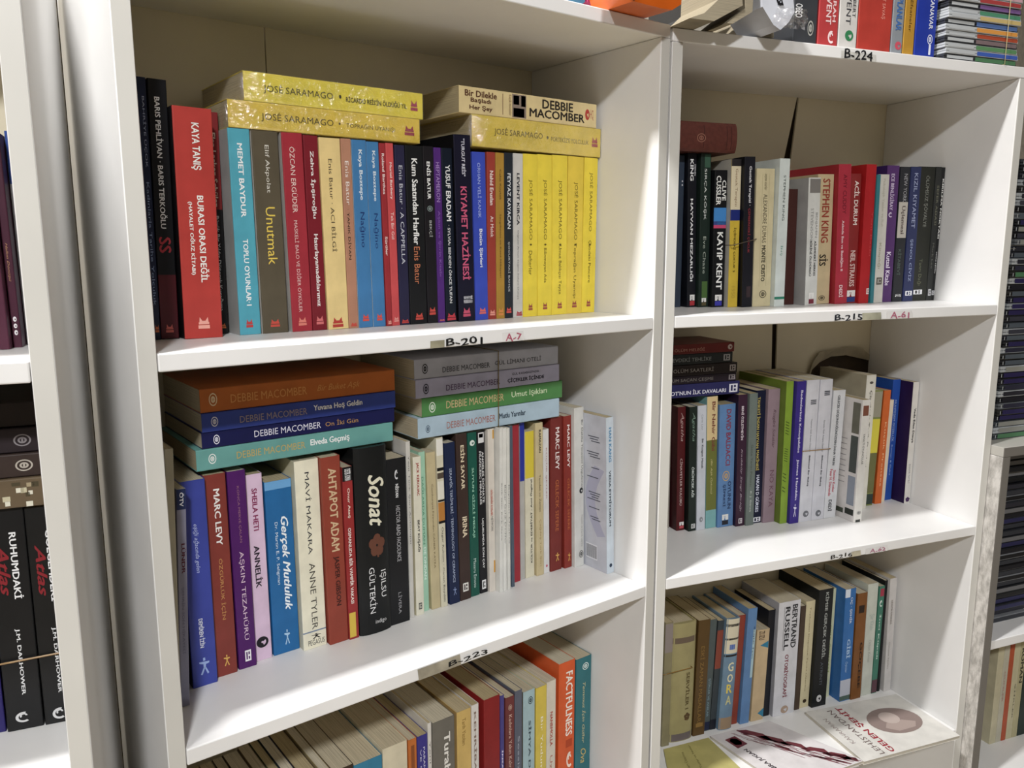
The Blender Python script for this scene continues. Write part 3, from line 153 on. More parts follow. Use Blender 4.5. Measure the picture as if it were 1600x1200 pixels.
('B2', 'tall white book behind the booklet with photographs', 476.78, 138.68, 21.05, 239.38, 113.38, 0.0095, 'd9d5c8', 'b0a78e', '', '', [('m', 'disc', 0.0466, 0.0653, '4a443c', 0.3, 0.7), ('t', 'Çizgilerle Tarih Dersleri', 0.1121, 0.6831, '6a665c', 0.35, 0.65, 'b')]),
('B2', 'paperback with a yellow panel and green orchard picture', 500.78, 148.58, 21.41, 209.18, 103.49, 0.0279, '7c8444', '', '', '', [('b', 0.0109, 0.2293, '94907c', 0, 1), ('b', 0.2458, 0.5388, 'cfc22c', 0, 1), ('b', 0.5388, 0.8866, '66663a', 0, 1), ('b', 0.8979, 0.9886, '2c3a34', 0, 1)]),
('B2', 'orange paperback right of the orchard one', 530.85, 151.28, 15.79, 207.37, 100.78, 0.0135, 'cc5f18', 'b8540f', '', '', [('t', 'Küçük Prenses', 0.2778, 0.8445, 'e8b888', 0.4, 0.7, '')]),
('B2', 'thin cream paperback against the royal blue book', 547.08, 156.48, 12.29, 187.95, 95.58, 0.0228, 'e0d0b8', '', '', '', []),
('B2', 'royal blue paperback with pale lettering', 562.95, 161.98, 17.74, 223.19, 90.09, 0.0061, '2550a8', '1f4c9c', '', '', [('t', 'MUHTEŞEM GÜZELLİK', 0.1667, 0.5098, 'a8bce0', 0.3, 0.7, ''), ('t', 'Roman & Öykü', 0.5364, 0.7884, 'a8bce0', 0.35, 0.6, '')]),
('B2', 'white spined book with dark purple boards, last on the right', 582.78, 134.15, 13.26, 221.78, 117.91, -0.0017, 'dad6cf', '2c1846', '', '', [('t', 'Veda Eden Dünya', 0.2126, 0.4963, '2a282c', 0.3, 0.74, 'b'), ('t', 'DÜNYA TATİLİ', 0.6717, 0.8325, '6a6a6c', 0.3, 0.66, ''), ('m', 'flower', 0.9458, 0.99, '4a2a5c', 0.1, 0.9)]),
('B3', 'worn khaki book mended with grey tape beside the side panel', 94.66, 143.92, 14.85, 220.85, 108.14, 0.0028, '8c8464', '', '', '', [('b', 0.0101, 0.2386, '8f8480', 0, 1)]),
('B3', 'thick yellowed book with a brown band of tape across its spine', 112.42, 146.34, 45.53, 212.59, 105.72, 0.0067, 'a49a6a', '', 'round', '', [('b', 0.1168, 0.1648, '6c5c4c', 0, 1), ('t', 'SERVİLER I', 0.4176, 0.7342, '5a4c28', 0.6, 0.8, 'b'), ('m', 'flower', 0.7617, 0.8334, '5a4428', 0.55, 0.85), ('b', 0.9332, 0.9944, '6c6260', 0, 1)]),
('B3', 'dark brown old book with gilt lettering', 160.18, 149.58, 23.23, 209.97, 102.48, 0.0161, '5c4420', '', '', '', [('t', 'ESKİ ZAMAN MASALLARI', 0.2235, 0.8921, '8c6c34', 0.3, 0.7, ''), ('b', 0.8921, 0.9261, '8c6c34', 0.2, 0.8)]),
('B3', 'slate coloured old book with a blackened foot', 183.86, 155.5, 13.66, 204.28, 96.56, 0.0337, '525c5c', '', '', '', [('b', 0.9179, 0.9941, '1e2640', 0, 1), ('t', 'ŞİİRLER VE ANILAR', 0.5231, 0.8711, '7c949c', 0.3, 0.75, 'b')]),
('B3', 'narrow book with a red brown upper spine', 197.87, 154.73, 12.31, 199.92, 97.33, 0.0425, '3c4448', '', '', '', [('b', 0.0865, 0.4359, '8a4434', 0, 1), ('b', 0.904, 0.994, '1c1e28', 0, 1)]),
('B3', 'rounded book with black bands over white above GORA on blue', 211.08, 145.71, 26.89, 203.19, 106.35, 0.0398, '6f8ca4', '', 'round', '', [('b', 0, 0.3074, 'd8cfb4', 0, 1), ('b', 0.0452, 0.0679, '1c1a1a', 0, 1), ('b', 0.1702, 0.1873, '1c1a1a', 0, 1), ('b', 0.3189, 0.3361, '1c1a1a', 0, 1), ('t', 'G', 0.3878, 0.4685, 'e0d8b0', 0.3, 0.72, 'bh'), ('t', 'O', 0.4916, 0.5668, 'e0d8b0', 0.3, 0.72, 'bh'), ('t', 'R', 0.5842, 0.6656, 'e0c84c', 0.3, 0.72, 'bh'), ('t', 'A', 0.6889, 0.7707, 'c8c48c', 0.3, 0.72, 'bh'), ('b', 0.2273, 0.273, '5470b4', 0.3, 0.7), ('b', 0.888, 0.9941, '9c8468', 0, 1)]),
('B3', 'narrow rust red book right of the banded one', 238.41, 154.85, 16.42, 202.15, 97.21, 0.0409, '8e3d2c', '', '', '', []),
('B3', 'light blue paperback behind the tan one', 256.99, 149.49, 18.93, 214.03, 102.57, 0.032, '5f87b6', '', '', '', [('b', 0.1853, 0.6, 'a8c4cc', 0.7, 0.95), ('t', 'Sağlık İçin', 0.158, 0.4331, '2c3c54', 0.7, 0.9, '')]),
('B3', 'tan paperback with blue triangles on its spine', 279.79, 149.08, 26.29, 170.83, 102.98, 0.027, 'c9b088', '', '', '', [('m', 'tri', 0.1316, 0.2081, '2c7c9c', 0.3, 0.95), ('t', 'ZUZU', 0.0138, 0.1108, '5a4838', 0.15, 0.6, 'b'), ('m', 'tri', 0.8712, 0.9713, '2c7c9c', 0.5, 0.98)]),
('B3', 'black book squeezed behind the white autobiography', 309.43, 154.98, 14.72, 200.83, 97.09, 0.01, '1c1d24', '', '', '', []),
('B3', 'thick white paperback lettered OTOBİYOGRAFİ in red', 325.54, 146.93, 46.91, 215.02, 105.13, 0.0048, 'd3d3d8', 'a8a8b0', '', '', [('t', 'BERTRAND', 0.033, 0.412, '26262a', 0.62, 0.86, 'b'), ('t', 'RUSSELL', 0.044, 0.4233, '26262a', 0.3, 0.52, 'b'), ('b', 0.044, 0.4233, '26262a', 0.245, 0.26), ('t', 'OTOBİYOGRAFİ', 0.4628, 0.8442, '7c2430', 0.4, 0.62, 'b'), ('m', 'ball', 0.9191, 0.9884, 'a8907c', 0.35, 0.7)]),
('B3', 'narrow umber book right of the white autobiography', 376.62, 150.72, 11.24, 199.09, 101.35, 0.0081, '4a3b30', '', '', '', []),
('B3', 'cream paperback with small brown lettering', 389.64, 152.27, 20.11, 204.98, 99.79, 0.0061, 'd2c7a0', '', '', '', [('t', 'Toplumsal Düşünce Tarihi Üzerine', 0.053, 0.8464, '7a6848', 0.38, 0.58, ''), ('m', 'disc', 0.92, 0.9569, '3a2c1c', 0.3, 0.7)]),
('B3', 'black paperback with wavy pale title and round emblem', 410.39, 145.17, 32.75, 225.76, 106.89, 0.0047, '181b1c', '', '', '', [('t', 'KİMSE GERÇEK DEĞİL', 0.0266, 0.5895, 'a8aca8', 0.42, 0.72, 'b'), ('t', 'AYRINTI', 0.617, 0.8103, '5a6068', 0.42, 0.6, ''), ('m', 'ball', 0.8994, 0.9608, 'c8c8c8', 0.3, 0.65)]),
('B3', 'thin cream green paperback next to the black one', 455.38, 164.63, 13.12, 213.17, 87.43, 0.0027, 'cdd0ac', '', '', '', [('t', 'OKUL ÖYKÜLERİ', 0.3264, 0.7715, '8a9c4c', 0.3, 0.66, 'b')]),
('B3', 'blue paperback with a striped white foot', 472.16, 142.2, 24.26, 218.96, 109.87, -0.0129, '2f6cae', '', '', '', [('b', 0, 0.0725, 'd4dce8', 0, 0.45), ('t', 'ÜÇ · ŞEHİR', 0.0781, 0.3088, 'c8d4e8', 0.45, 0.75, 'b'), ('t', 'GİBİ', 0.4452, 0.6169, 'a8c4e0', 0.4, 0.8, 'b'), ('t', 'Öyküler', 0.6457, 0.7438, 'a8c4e0', 0.3, 0.6, ''), ('b', 0.8075, 0.9532, 'b8bcc8', 0, 1), ('b', 0.9532, 0.9941, '4a6058', 0, 1)]),
('B3', 'ochre brown book right of the blue one', 496.78, 139.81, 23.21, 207.51, 112.25, -0.005, '7c4c1c', '', '', '', [('b', 0.1128, 0.1843, '2c1c10', 0.2, 0.75), ('t', 'GÖÇEBE', 0.4609, 0.901, '2c1a10', 0.5, 0.85, 'b')]),
('B3', 'pale grey green paperback right of the ochre book', 523.84, 142.77, 24.27, 220.38, 109.29, -0.0086, 'c4c8bc', '', '', '', [('t', 'Şiir Kitabı', 0.2709, 0.4135, '9caca4', 0.3, 0.8, ''), ('t', 'Orhan Kemal', 0.4995, 0.7017, '9a9c94', 0.4, 0.66, '')]),
('B3', 'green paperback with a crimson square at its head', 548.46, 142.5, 12.87, 212.12, 109.56, 0.0038, '3f7a66', '', '', '', [('b', 0.0234, 0.0938, 'a03448', 0.2, 0.9), ('m', 'swirl', 0.1291, 0.1881, 'dce8e0', 0.2, 0.8), ('t', 'İnci Küpeli', 0.259, 0.6776, 'c8dcd0', 0.3, 0.7, 'b'), ('b', 0.8717, 0.9939, '5a3c44', 0, 1)]),
('B3', 'thin black book next to the green one', 564.54, 144.23, 6.55, 220.71, 107.84, -0.0045, '16181a', '', '', '', []),
('B3', 'pale paperback at the right end of the row above the booklets', 575.7, 139.14, 16.26, 225.18, 112.93, -0.0238, 'c9c5c2', '', '', '', [('t', 'HAYATIN KIYISINDA', 0.1892, 0.4028, '8a8078', 0.3, 0.55, 'b'), ('t', 'Deneme Yazıları', 0.5618, 0.797, '8a8078', 0.3, 0.5, '')]),
('L1', 'plum paperback beside the right side panel', -39.72, 81.28, 16.3, 161.74, 105.94, -0.011, '55263a', '', '', '', [('t', 'Sen ve Hayal', 0.3385, 0.669, 'c8a060', 0.3, 0.6, 'i')]),
('L1', 'dark plum paperback with round white emblems at its foot', -23.07, 94.38, 6.3, 167.23, 109.54, -0.0086, '4c2234', '', '', '', [('t', 'Halkın Dönüşü', 0.5039, 0.684, 'b88a5c', 0.3, 0.6, 'i'), ('m', 'ball', 0.8517, 0.8763, 'ece8e8', 0.3, 0.7), ('m', 'ball', 0.8855, 0.9071, 'ece8e8', 0.3, 0.7), ('m', 'ball', 0.9163, 0.9411, 'ece8e8', 0.3, 0.7)]),
('L1', 'white paperback with a blue picture at its head cut off by the panel', -16.42, 115.9, 6.64, 171.18, 112.12, -0.0077, 'c9c9ce', '', '', '', [('b', 0, 0.2412, '2f4f9e', 0.05, 1), ('b', 0.0577, 0.1301, 'a8a8b8', 0.4, 0.8), ('t', 'NASIL KALINIR HAYAT', 0.253, 0.4307, '7c7c84', 0.3, 0.6, ''), ('t', 'SON BÖLÜM', 0.6966, 0.8814, '7c7c84', 0.4, 0.6, ''), ('t', 'oyku', 0.897, 0.9687, '26262c', 0.4, 0.8, 'b')]),
('L2', 'violet hardcover foot at the left edge of the picture', -69.28, 82.62, 14.3, 193.6, 126.81, -0.0014, '2c2466', '', '', '', []),
('L2', 'black paperback lettered RUHUMDAKİ with a red scrawl', -53.66, 80.17, 26.68, 193.93, 127.02, 0.0065, '181819', '', '', '', [('t', 'RUHUMDAKİ', 0.1059, 0.4014, 'ececec', 0.55, 0.8, 'b'), ('t', 'Atlas', 0.1536, 0.3812, '8a2028', 0.2, 0.5, 'bi'), ('t', 'J.M. DARHOWER', 0.5348, 0.8397, 'dcdcdc', 0.46, 0.6, 'b'), ('m', 'swirl', 0.918, 0.9665, 'd0d0d0', 0.25, 0.7)]),
('L2', 'black paperback lettered GÖLGEMDEKİ partly behind the side panel', -25.79, 79.72, 24.49, 192.25, 125.92, 0.0022, '191919', '', '', '', [('t', 'GÖLGEMDEKİ', 0.1027, 0.429, 'ececec', 0.55, 0.8, 'b'), ('t', 'Atlas', 0.166, 0.3995, '8a2028', 0.2, 0.5, 'bi'), ('t', 'J.M. DARHOWER', 0.548, 0.8575, 'dcdcdc', 0.46, 0.6, 'b'), ('m', 'swirl', 0.9285, 0.9813, 'd0d0d0', 0.25, 0.7)]),
('BT', 'charcoal book with white letters standing on top of the right bookcase', 179.87, 14.22, 39.41, 212, 138, 0, '3a3c40', '', '', '', [('t', 'OBEO', 0.7548, 0.8379, 'dcdcdc', 0.05, 0.35, 'b'), ('m', 'ring', 0.8473, 0.939, 'a8a8a0', 0.6, 0.85)]),
('BT', 'red book lettered VENT with a beaded edge standing on top of the right bookcase', 221.75, 14.22, 33.8, 212, 138, 0, 'b83a3c', '', '', '', [('t', 'LEVENT', 0.6356, 0.8569, 'eccccc', 0.35, 0.62, 'b'), ('t', 'SARAH', 0.6328, 0.8391, 'eccccc', 0.68, 0.85, 'b'), ('m', 'swirl', 0.8931, 0.9706, 'f0d8d8', 0.5, 0.85)]),
('BT', 'off white book with a green round emblem standing on top of the right bookcase', 256.96, 14.22, 32.29, 212, 138, 0, 'd0cdc8', '', '', '', [('t', 'VENT', 0.6571, 0.8424, '33333a', 0.35, 0.6, ''), ('t', 'ROBERT', 0.6189, 0.7958, '33333a', 0.68, 0.85, ''), ('m', 'ball', 0.8764, 0.9429, '2c7a4c', 0.35, 0.8)]),
('BT', 'thick scarlet book in shiny film standing on top of the right bookcase', 290.68, 14.22, 59.85, 212, 138, 0, 'b5382c', '', '', '', [('t', 'MEHMET SAVAŞ', 0.5467, 0.7818, 'e89888', 0.66, 0.78, '')]),
('BT', 'grey blue book with a pink flower standing on top of the right bookcase', 352.01, 14.22, 21.06, 212, 138, 0, '8c9298', '', '', '', [('t', 'KAPLANLAR', 0.5727, 0.8421, '3c6cb0', 0.3, 0.8, 'b'), ('m', 'ball', 0.9093, 0.9617, 'c84a5c', 0.35, 0.9)]),
('BT', 'ochre book standing on top of the right bookcase', 374.57, 14.22, 20.14, 212, 138, 0, 'b98a24', '', '', '', [('t', 'Efsaneler', 0.6399, 0.84, '5a4010', 0.4, 0.65, '')]),
('BT', 'royal blue book lettered CAN standing on top of the right bookcase', 396.22, 14.22, 38.89, 212, 138, 0, '2038a0', '', '', '', [('t', 'ile CANAVAR', 0.5412, 0.8072, 'dce0f0', 0.62, 0.82, 'b'), ('m', 'ring', 0.8398, 0.9052, 'dce0f0', 0.6, 0.85), ('b', 0.9052, 0.971, 'dce0f0', 0.7, 0.8)]),
]
LYING=[
('A1', 'yellow paperback in crinkled film, lower of the two lying on the left', 107.59, 326.5, 104.66, 206.38, 26.9, 140.1, 'f0d040', '', 1, [('t', 'JOSÉ SARAMAGO', 0.153, 0.5134, '5a4c1c', 0.3, 0.68, ''), ('m', 'disc', 0.5404, 0.5506, '5a4c1c', 0.45, 0.55), ('t', 'TOPRAĞIN UYANIŞI', 0.5815, 0.8536, '6a5a24', 0.34, 0.6, ''), ('m', 'cat', 0.9099, 0.9671, 'a83c54', 0.3, 0.7)]),
('A1', 'yellow paperback in crinkled film, upper of the two lying on the left', 125.15, 331.74, 105.72, 233.55, 28.65, 132.22, 'f4e038', '', 1, [('t', 'JOSÉ SARAMAGO', 0.0974, 0.4643, '4a4420', 0.3, 0.66, ''), ('m', 'disc', 0.4965, 0.5108, '4a4420', 0.43, 0.57), ('t', "RİCARDO REİS'İN ÖLDÜĞÜ YIL", 0.5361, 0.8984, '4a4420', 0.34, 0.58, 'b'), ('m', 'cat', 0.9225, 0.9672, 'b04060', 0.3, 0.7)]),
('A1', 'yellow paperback in crinkled film lying under the cream one', 399.07, 609.82, 104.19, 208.97, 37.34, 134.88, 'ecd044', '', 1, [('t', 'JOSÉ SARAMAGO', 0.1567, 0.5203, '6a5c20', 0.38, 0.68, ''), ('m', 'disc', 0.5508, 0.5661, '6a5c20', 0.45, 0.56), ('t', "PORTEKİZ'E YOLCULUK", 0.5867, 0.8963, '7a6a28', 0.4, 0.6, ''), ('m', 'cat', 0.9241, 0.9745, 'b04850', 0.35, 0.7)]),
('A1', 'thick cream paperback with photo panel on its spine, lying top right', 381.7, 602.4, 105.26, 246.58, 30.83, 141.25, 'e3cd95', '', 0, [('t', 'Bir Dilekle', 0.037, 0.2501, '5a3424', 0.64, 0.88, 'b'), ('t', 'Başladı', 0.0745, 0.2109, '5a3424', 0.4, 0.6, 'b'), ('t', 'Her Şey', 0.0662, 0.2196, '5a3424', 0.12, 0.34, 'b'), ('b', 0.2898, 0.2943, '8a6a4c', 0.1, 0.9), ('t', 'Küçük mucizeler', 0.3299, 0.3524, '8a6a4c', 0.1, 0.9, 'v'), ('b', 0.3569, 0.4574, '8c7c70', 0.05, 0.95), ('b', 0.3659, 0.4068, '2a2422', 0.55, 0.9), ('b', 0.4206, 0.4528, '4a3030', 0.5, 0.92), ('b', 0.3659, 0.4436, '5a4c4c', 0.08, 0.42), ('t', 'DEBBIE', 0.575, 0.8109, '2c2620', 0.54, 0.9, 'b'), ('t', 'MACOMBER', 0.4807, 0.9031, '2c2620', 0.16, 0.5, 'b'), ('m', 'ball', 0.9082, 0.9447, 'b83c34', 0.3, 0.75), ('t', 'HQ', 0.9499, 0.9762, 'b86c5c', 0.3, 0.75, '')]),
('A2', 'teal paperback lying at the bottom of the left stack', 57.35, 285.3, 110.85, 230.84, 22.5, 139.44, '6aa8a2', '', 0, [('m', 'ring', 0.0538, 0.0883, 'ecf0ec', 0.28, 0.76), ('t', 'DEBBIE MACOMBER', 0.182, 0.5172, 'c0a860', 0.34, 0.68, ''), ('t', 'Elveda Geçmiş', 0.5437, 0.7528, 'f2f4f4', 0.34, 0.74, 'b')]),
('A2', 'midnight blue paperback lying second from the bottom of the left stack', 64.38, 288.44, 111.91, 253.61, 16.94, 139.44, '181c50', '', 0, [('m', 'ring', 0.0521, 0.0814, 'e4e4f0', 0.2, 0.8), ('t', 'DEBBIE MACOMBER', 0.2445, 0.5834, 'dcdcec', 0.3, 0.72, ''), ('t', 'On İki Gün', 0.6075, 0.7883, 'b88c50', 0.34, 0.74, '')]),
('A2', 'royal blue paperback lying second from the top of the left stack', 65.18, 289.83, 110.85, 270.81, 20.17, 139.44, '34479c', '', 0, [('m', 'ring', 0.0417, 0.0736, 'dcdcec', 0.26, 0.78), ('t', 'DEBBIE MACOMBER', 0.1745, 0.5076, '9a8c90', 0.28, 0.64, ''), ('t', 'Yuvana Hoş Geldin', 0.5411, 0.8074, 'eef0f4', 0.34, 0.74, 'b')]),
('A2', 'orange brown paperback lying on top of the left stack', 65.02, 290.06, 111.91, 291.25, 24.88, 139.44, 'b4601c', '', 0, [('m', 'ring', 0.0399, 0.0774, 'e0c8a0', 0.25, 0.8), ('t', 'DEBBIE MACOMBER', 0.139, 0.5121, 'cc8c44', 0.3, 0.66, ''), ('t', 'Bir Buket Aşk', 0.5656, 0.7994, 'cc8c44', 0.3, 0.66, 'i')]),
('A2', 'pale blue paperback lying at the bottom of the right stack', 319.9, 546, 110.54, 227.27, 25.68, 139.74, 'b0c8d8', '', 0, [('m', 'ring', 0.0482, 0.0766, '4c5c70', 0.25, 0.62), ('t', 'DEBBIE MACOMBER', 0.1841, 0.5169, 'a86c60', 0.3, 0.64, ''), ('t', 'Mutlu Yarınlar', 0.5444, 0.7379, '2c3c4c', 0.38, 0.66, 'b')]),
('A2', 'green paperback lying second from the bottom of the right stack', 326.77, 552.09, 111.61, 253.22, 24.12, 139.74, '4f8a4c', '', 0, [('m', 'ring', 0.0445, 0.0854, 'dce8d8', 0.2, 0.75), ('t', 'DEBBIE MACOMBER', 0.156, 0.5532, 'c8b080', 0.3, 0.7, ''), ('t', 'Umut Işıkları', 0.6094, 0.8773, 'e0ecc8', 0.32, 0.72, '')]),
('A2', 'lilac grey paperback lying second from the top of the right stack', 317.88, 545.42, 110.54, 277.61, 23.14, 139.74, 'b0b0cc', '', 0, [('m', 'ring', 0.0454, 0.0813, '2c2c3c', 0.2, 0.75), ('t', 'DEBBIE MACOMBER', 0.1912, 0.5552, '50385c', 0.24, 0.56, ''), ('t', "GÜL KASABASI'NDA", 0.6426, 0.8429, '3c3c48', 0.66, 0.82, ''), ('t', 'ÇİÇEKLER İÇİNDE', 0.6102, 0.8822, '2c2c3c', 0.22, 0.54, 'b')]),
('A2', 'grey paperback lying on top of the right stack', 317.14, 543.98, 111.61, 301.01, 24.41, 139.74, 'adb0be', '', 0, [('m', 'ring', 0.0472, 0.0831, '26262a', 0.25, 0.75), ('t', 'DEBBIE MACOMBER', 0.1763, 0.493, '34343a', 0.22, 0.5, ''), ('t', 'GÜL LİMANI OTELİ', 0.5289, 0.8677, '34343a', 0.3, 0.6, '')]),
('B1', 'thick brown leather volume lying across the tops of the black books', 2.67, 168.59, 110.52, 226.46, 41.67, 106.19, '5c3028', 'round', 0, [('b', 0.6529, 0.6594, '3c1c18', 0, 1), ('b', 0.8919, 0.8986, '3c1c18', 0, 1), ('b', 0.9391, 0.9458, '3c1c18', 0, 1), ('m', 'ring', 0.5809, 0.6726, '8c5c4c', 0.3, 0.6)]),
('B2', 'navy paperback lying at the bottom of the left stack', 17.68, 225.68, 153.36, 222.3, 20.9, 96.93, '2c2c5c', '', 0, [('t', "POIROT'NUN İLK DAVALARI", 0.2782, 0.8744, 'dcdce8', 0.2, 0.6, 'b'), ('m', 'box', 0.9041, 0.9819, 'dcdce8', 0.15, 0.8)]),
('B2', 'black paperback lying above the navy one', 11.09, 219.09, 154.43, 243.46, 13.33, 96.93, '241c24', '', 0, [('t', 'ÖLÜM SAÇAN ÇEŞME', 0.3621, 0.7897, '7a7470', 0.2, 0.75, ''), ('m', 'box', 0.9313, 0.991, '8c8488', 0.2, 0.8)]),
('B2', 'black paperback lettered ÖLÜM SAATLERİ lying in the middle of the stack', 11.5, 219.5, 153.36, 257.05, 16.81, 96.93, '28201f', '', 0, [('t', 'ÖLÜM SAATLERİ', 0.4244, 0.7842, '9a9490', 0.3, 0.75, ''), ('m', 'box', 0.9314, 0.985, 'a8a0a0', 0.2, 0.8)]),
('B2', 'black paperback lettered EVDEKİ TEHLİKE lying second from the top', 2.67, 210.5, 154.43, 274.14, 16.98, 96.93, '262a2c', '', 0, [('t', 'EVDEKİ TEHLİKE', 0.4642, 0.8059, '8c9090', 0.3, 0.75, ''), ('m', 'box', 0.9171, 0.9762, 'a0a0a4', 0.2, 0.8)]),
('B2', 'dark red paperback lettered ÖLÜM MELEĞİ lying on top of the stack', 4.12, 212.12, 153.36, 291.38, 15.4, 96.93, '64201c', '', 0, [('t', 'ÖLÜM MELEĞİ', 0.4648, 0.731, 'b08070', 0.25, 0.65, ''), ('m', 'ball', 0.9408, 0.9822, 'b8a8a4', 0.25, 0.8)]),
]

MM = 0.001
BASE = 1.40            # height of the reference shelf (upper shelf of the middle bookcase) above the floor
scene = bpy.context.scene
col = scene.collection
random.seed(7)

# ------------------------------------------------------------------ camera
cd = bpy.data.cameras.new('camera')
cam = bpy.data.objects.new('camera', cd)
col.objects.link(cam)
r0, r1, r2 = G_CAMROT
m4 = Matrix(((r0[0], r1[0], r2[0], G_CAMLOC[0]), (r0[1], r1[1], r2[1], G_CAMLOC[1]),
             (r0[2], r1[2], r2[2], G_CAMLOC[2] + BASE), (0, 0, 0, 1)))
cam.matrix_world = m4
cd.sensor_fit = 'HORIZONTAL'
cd.sensor_width = 36.0
cd.lens = G_FOC / 1600 * 36.0
cd.clip_start = 0.02
scene.camera = cam

# ------------------------------------------------------------------ world, lamps, exposure
w = bpy.data.worlds.new('world')
scene.world = w
w.use_nodes = True
w.node_tree.nodes['Background'].inputs[0].default_value = (1.0, 0.95, 0.86, 1)
w.node_tree.nodes['Background'].inputs[1].default_value = 0.15

def area(name, loc, aim, sx, sy, power, color):
    ld = bpy.data.lights.new(name, 'AREA')
    ld.shape = 'RECTANGLE'
    ld.size, ld.size_y, ld.energy, ld.color = sx, sy, power, color
    o = bpy.data.objects.new(name, ld)
    col.objects.link(o)
    o.location = loc
    o.rotation_euler = (Vector(aim) - Vector(loc)).to_track_quat('-Z', 'Y').to_euler()
    return o
LAMP1 = (-0.95, -2.15, 2.96)
LAMP2 = (-0.27, -0.14, 2.96)
area('room_light', LAMP1, (LAMP1[0], LAMP1[1], 0), 0.24, 0.24, 114, (0.97, 0.98, 1.0))
area('aisle_light', LAMP2, (LAMP2[0], LAMP2[1], 0), 0.16, 0.10, 60, (1.0, 0.99, 0.985))

vs = scene.view_settings
vs.view_transform = 'Standard'
vs.look = 'None'
vs.gamma = 1.0
vs.use_curve_mapping = False
vs.exposure = 0.0

# ------------------------------------------------------------------ materials
def lin(h):
    c = [int(h[i:i + 2], 16) / 255 for i in (0, 2, 4)]
    return tuple(v / 12.92 if v <= .04045 else ((v + .055) / 1.055) ** 2.4 for v in c) + (1,)
MATS = {}
def nodes(name):
    m = bpy.data.materials.new(name)
    m.use_nodes = True
    nt = m.node_tree
    return m, nt, nt.nodes['Principled BSDF']
def paint(h, kind='card'):
    """procedural printed card, film, ink, melamine ... with the colour h"""
    key = (h, kind)
    if key in MATS: return MATS[key]
    m, nt, bs = nodes(kind + '_' + h)
    N, Lk = nt.nodes.new, nt.links.new
    c = lin(h)
    if kind in ('card', 'ink'):      # printed colours are a little greyer than pure pigment
        g_ = c[0] * .3 + c[1] * .59 + c[2] * .11
        c = tuple(v * .93 + g_ * .07 for v in c[:3]) + (1,)
    rough = {'card': .42, 'ink': .5, 'melamine': .38, 'tape': .3, 'cloth': .8, 'plastic': .25, 'paper': .8, 'leather': .55}.get(kind, .5)
    bs.inputs['Roughness'].default_value = rough
    if kind in ('card', 'ink', 'leather'): bs.inputs['Specular IOR Level'].default_value = .28
    if kind in ('ink',):
        bs.inputs['Base Color'].default_value = c
        MATS[key] = m
        return m
    tc = N('ShaderNodeTexCoord')
    no = N('ShaderNodeTexNoise')
    no.inputs['Scale'].default_value = {'card': 35, 'melamine': 9, 'plastic': 20, 'leather': 160, 'paper': 60}.get(kind, 30)
    no.inputs['Detail'].default_value = 5
    Lk(tc.outputs['Object'], no.inputs['Vector'])
    mx = N('ShaderNodeMix')
    mx.data_type = 'RGBA'
    amt = {'card': .10, 'melamine': .04, 'plastic': .1, 'leather': .14, 'paper': .12, 'tape': .3}.get(kind, .1)
    mx.inputs[6].default_value = c
    mx.inputs[7].default_value = tuple(v * (1 - amt * 2) for v in c[:3]) + (1,)
    rp = N('ShaderNodeMapRange')
    rp.inputs[1].default_value, rp.inputs[2].default_value = .35, .75
    Lk(no.outputs[0], rp.inputs[0])
    Lk(rp.outputs[0], mx.inputs[0])
    Lk(mx.outputs[2], bs.inputs['Base Color'])
    bp = N('ShaderNodeBump')
    bp.inputs['Strength'].default_value = {'leather': .5, 'melamine': .04, 'tape': .5}.get(kind, .08)
    bp.inputs['Distance'].default_value = .001
    Lk(no.outputs[0], bp.inputs['Height'])
    Lk(bp.outputs[0], bs.inputs['Normal'])
    MATS[key] = m
    return m
def page_mat(h, axis):
    """paper block edge: fine parallel leaves across the thickness (local axis 0 or 2)"""
    key = (h, 'pages', axis)
    if key in MATS: return MATS[key]
    m, nt, bs = nodes('pages_' + h)
    N, Lk = nt.nodes.new, nt.links.new
    tc = N('ShaderNodeTexCoord'); mp = N('ShaderNodeMapping')
    sc = [14, 14, 14]; sc[axis] = 2600
    mp.inputs['Scale'].default_value = sc
    no = N('ShaderNodeTexNoise'); no.inputs['Scale'].default_value = 1; no.inputs['Detail'].default_value = 3
    Lk(tc.outputs['Object'], mp.inputs['Vector']); Lk(mp.outputs[0], no.inputs['Vector'])
    mx = N('ShaderNodeMix'); mx.data_type = 'RGBA'
    c = lin(h)
    mx.inputs[6].default_value = c
    mx.inputs[7].default_value = tuple(v * .55 for v in c[:3]) + (1,)
    rp = N('ShaderNodeMapRange'); rp.inputs[1].default_value, rp.inputs[2].default_value = .4, .7
    Lk(no.outputs[0], rp.inputs[0]); Lk(rp.outputs[0], mx.inputs[0]); Lk(mx.outputs[2], bs.inputs['Base Color'])
    bs.inputs['Roughness'].default_value = .9
    MATS[key] = m
    return m
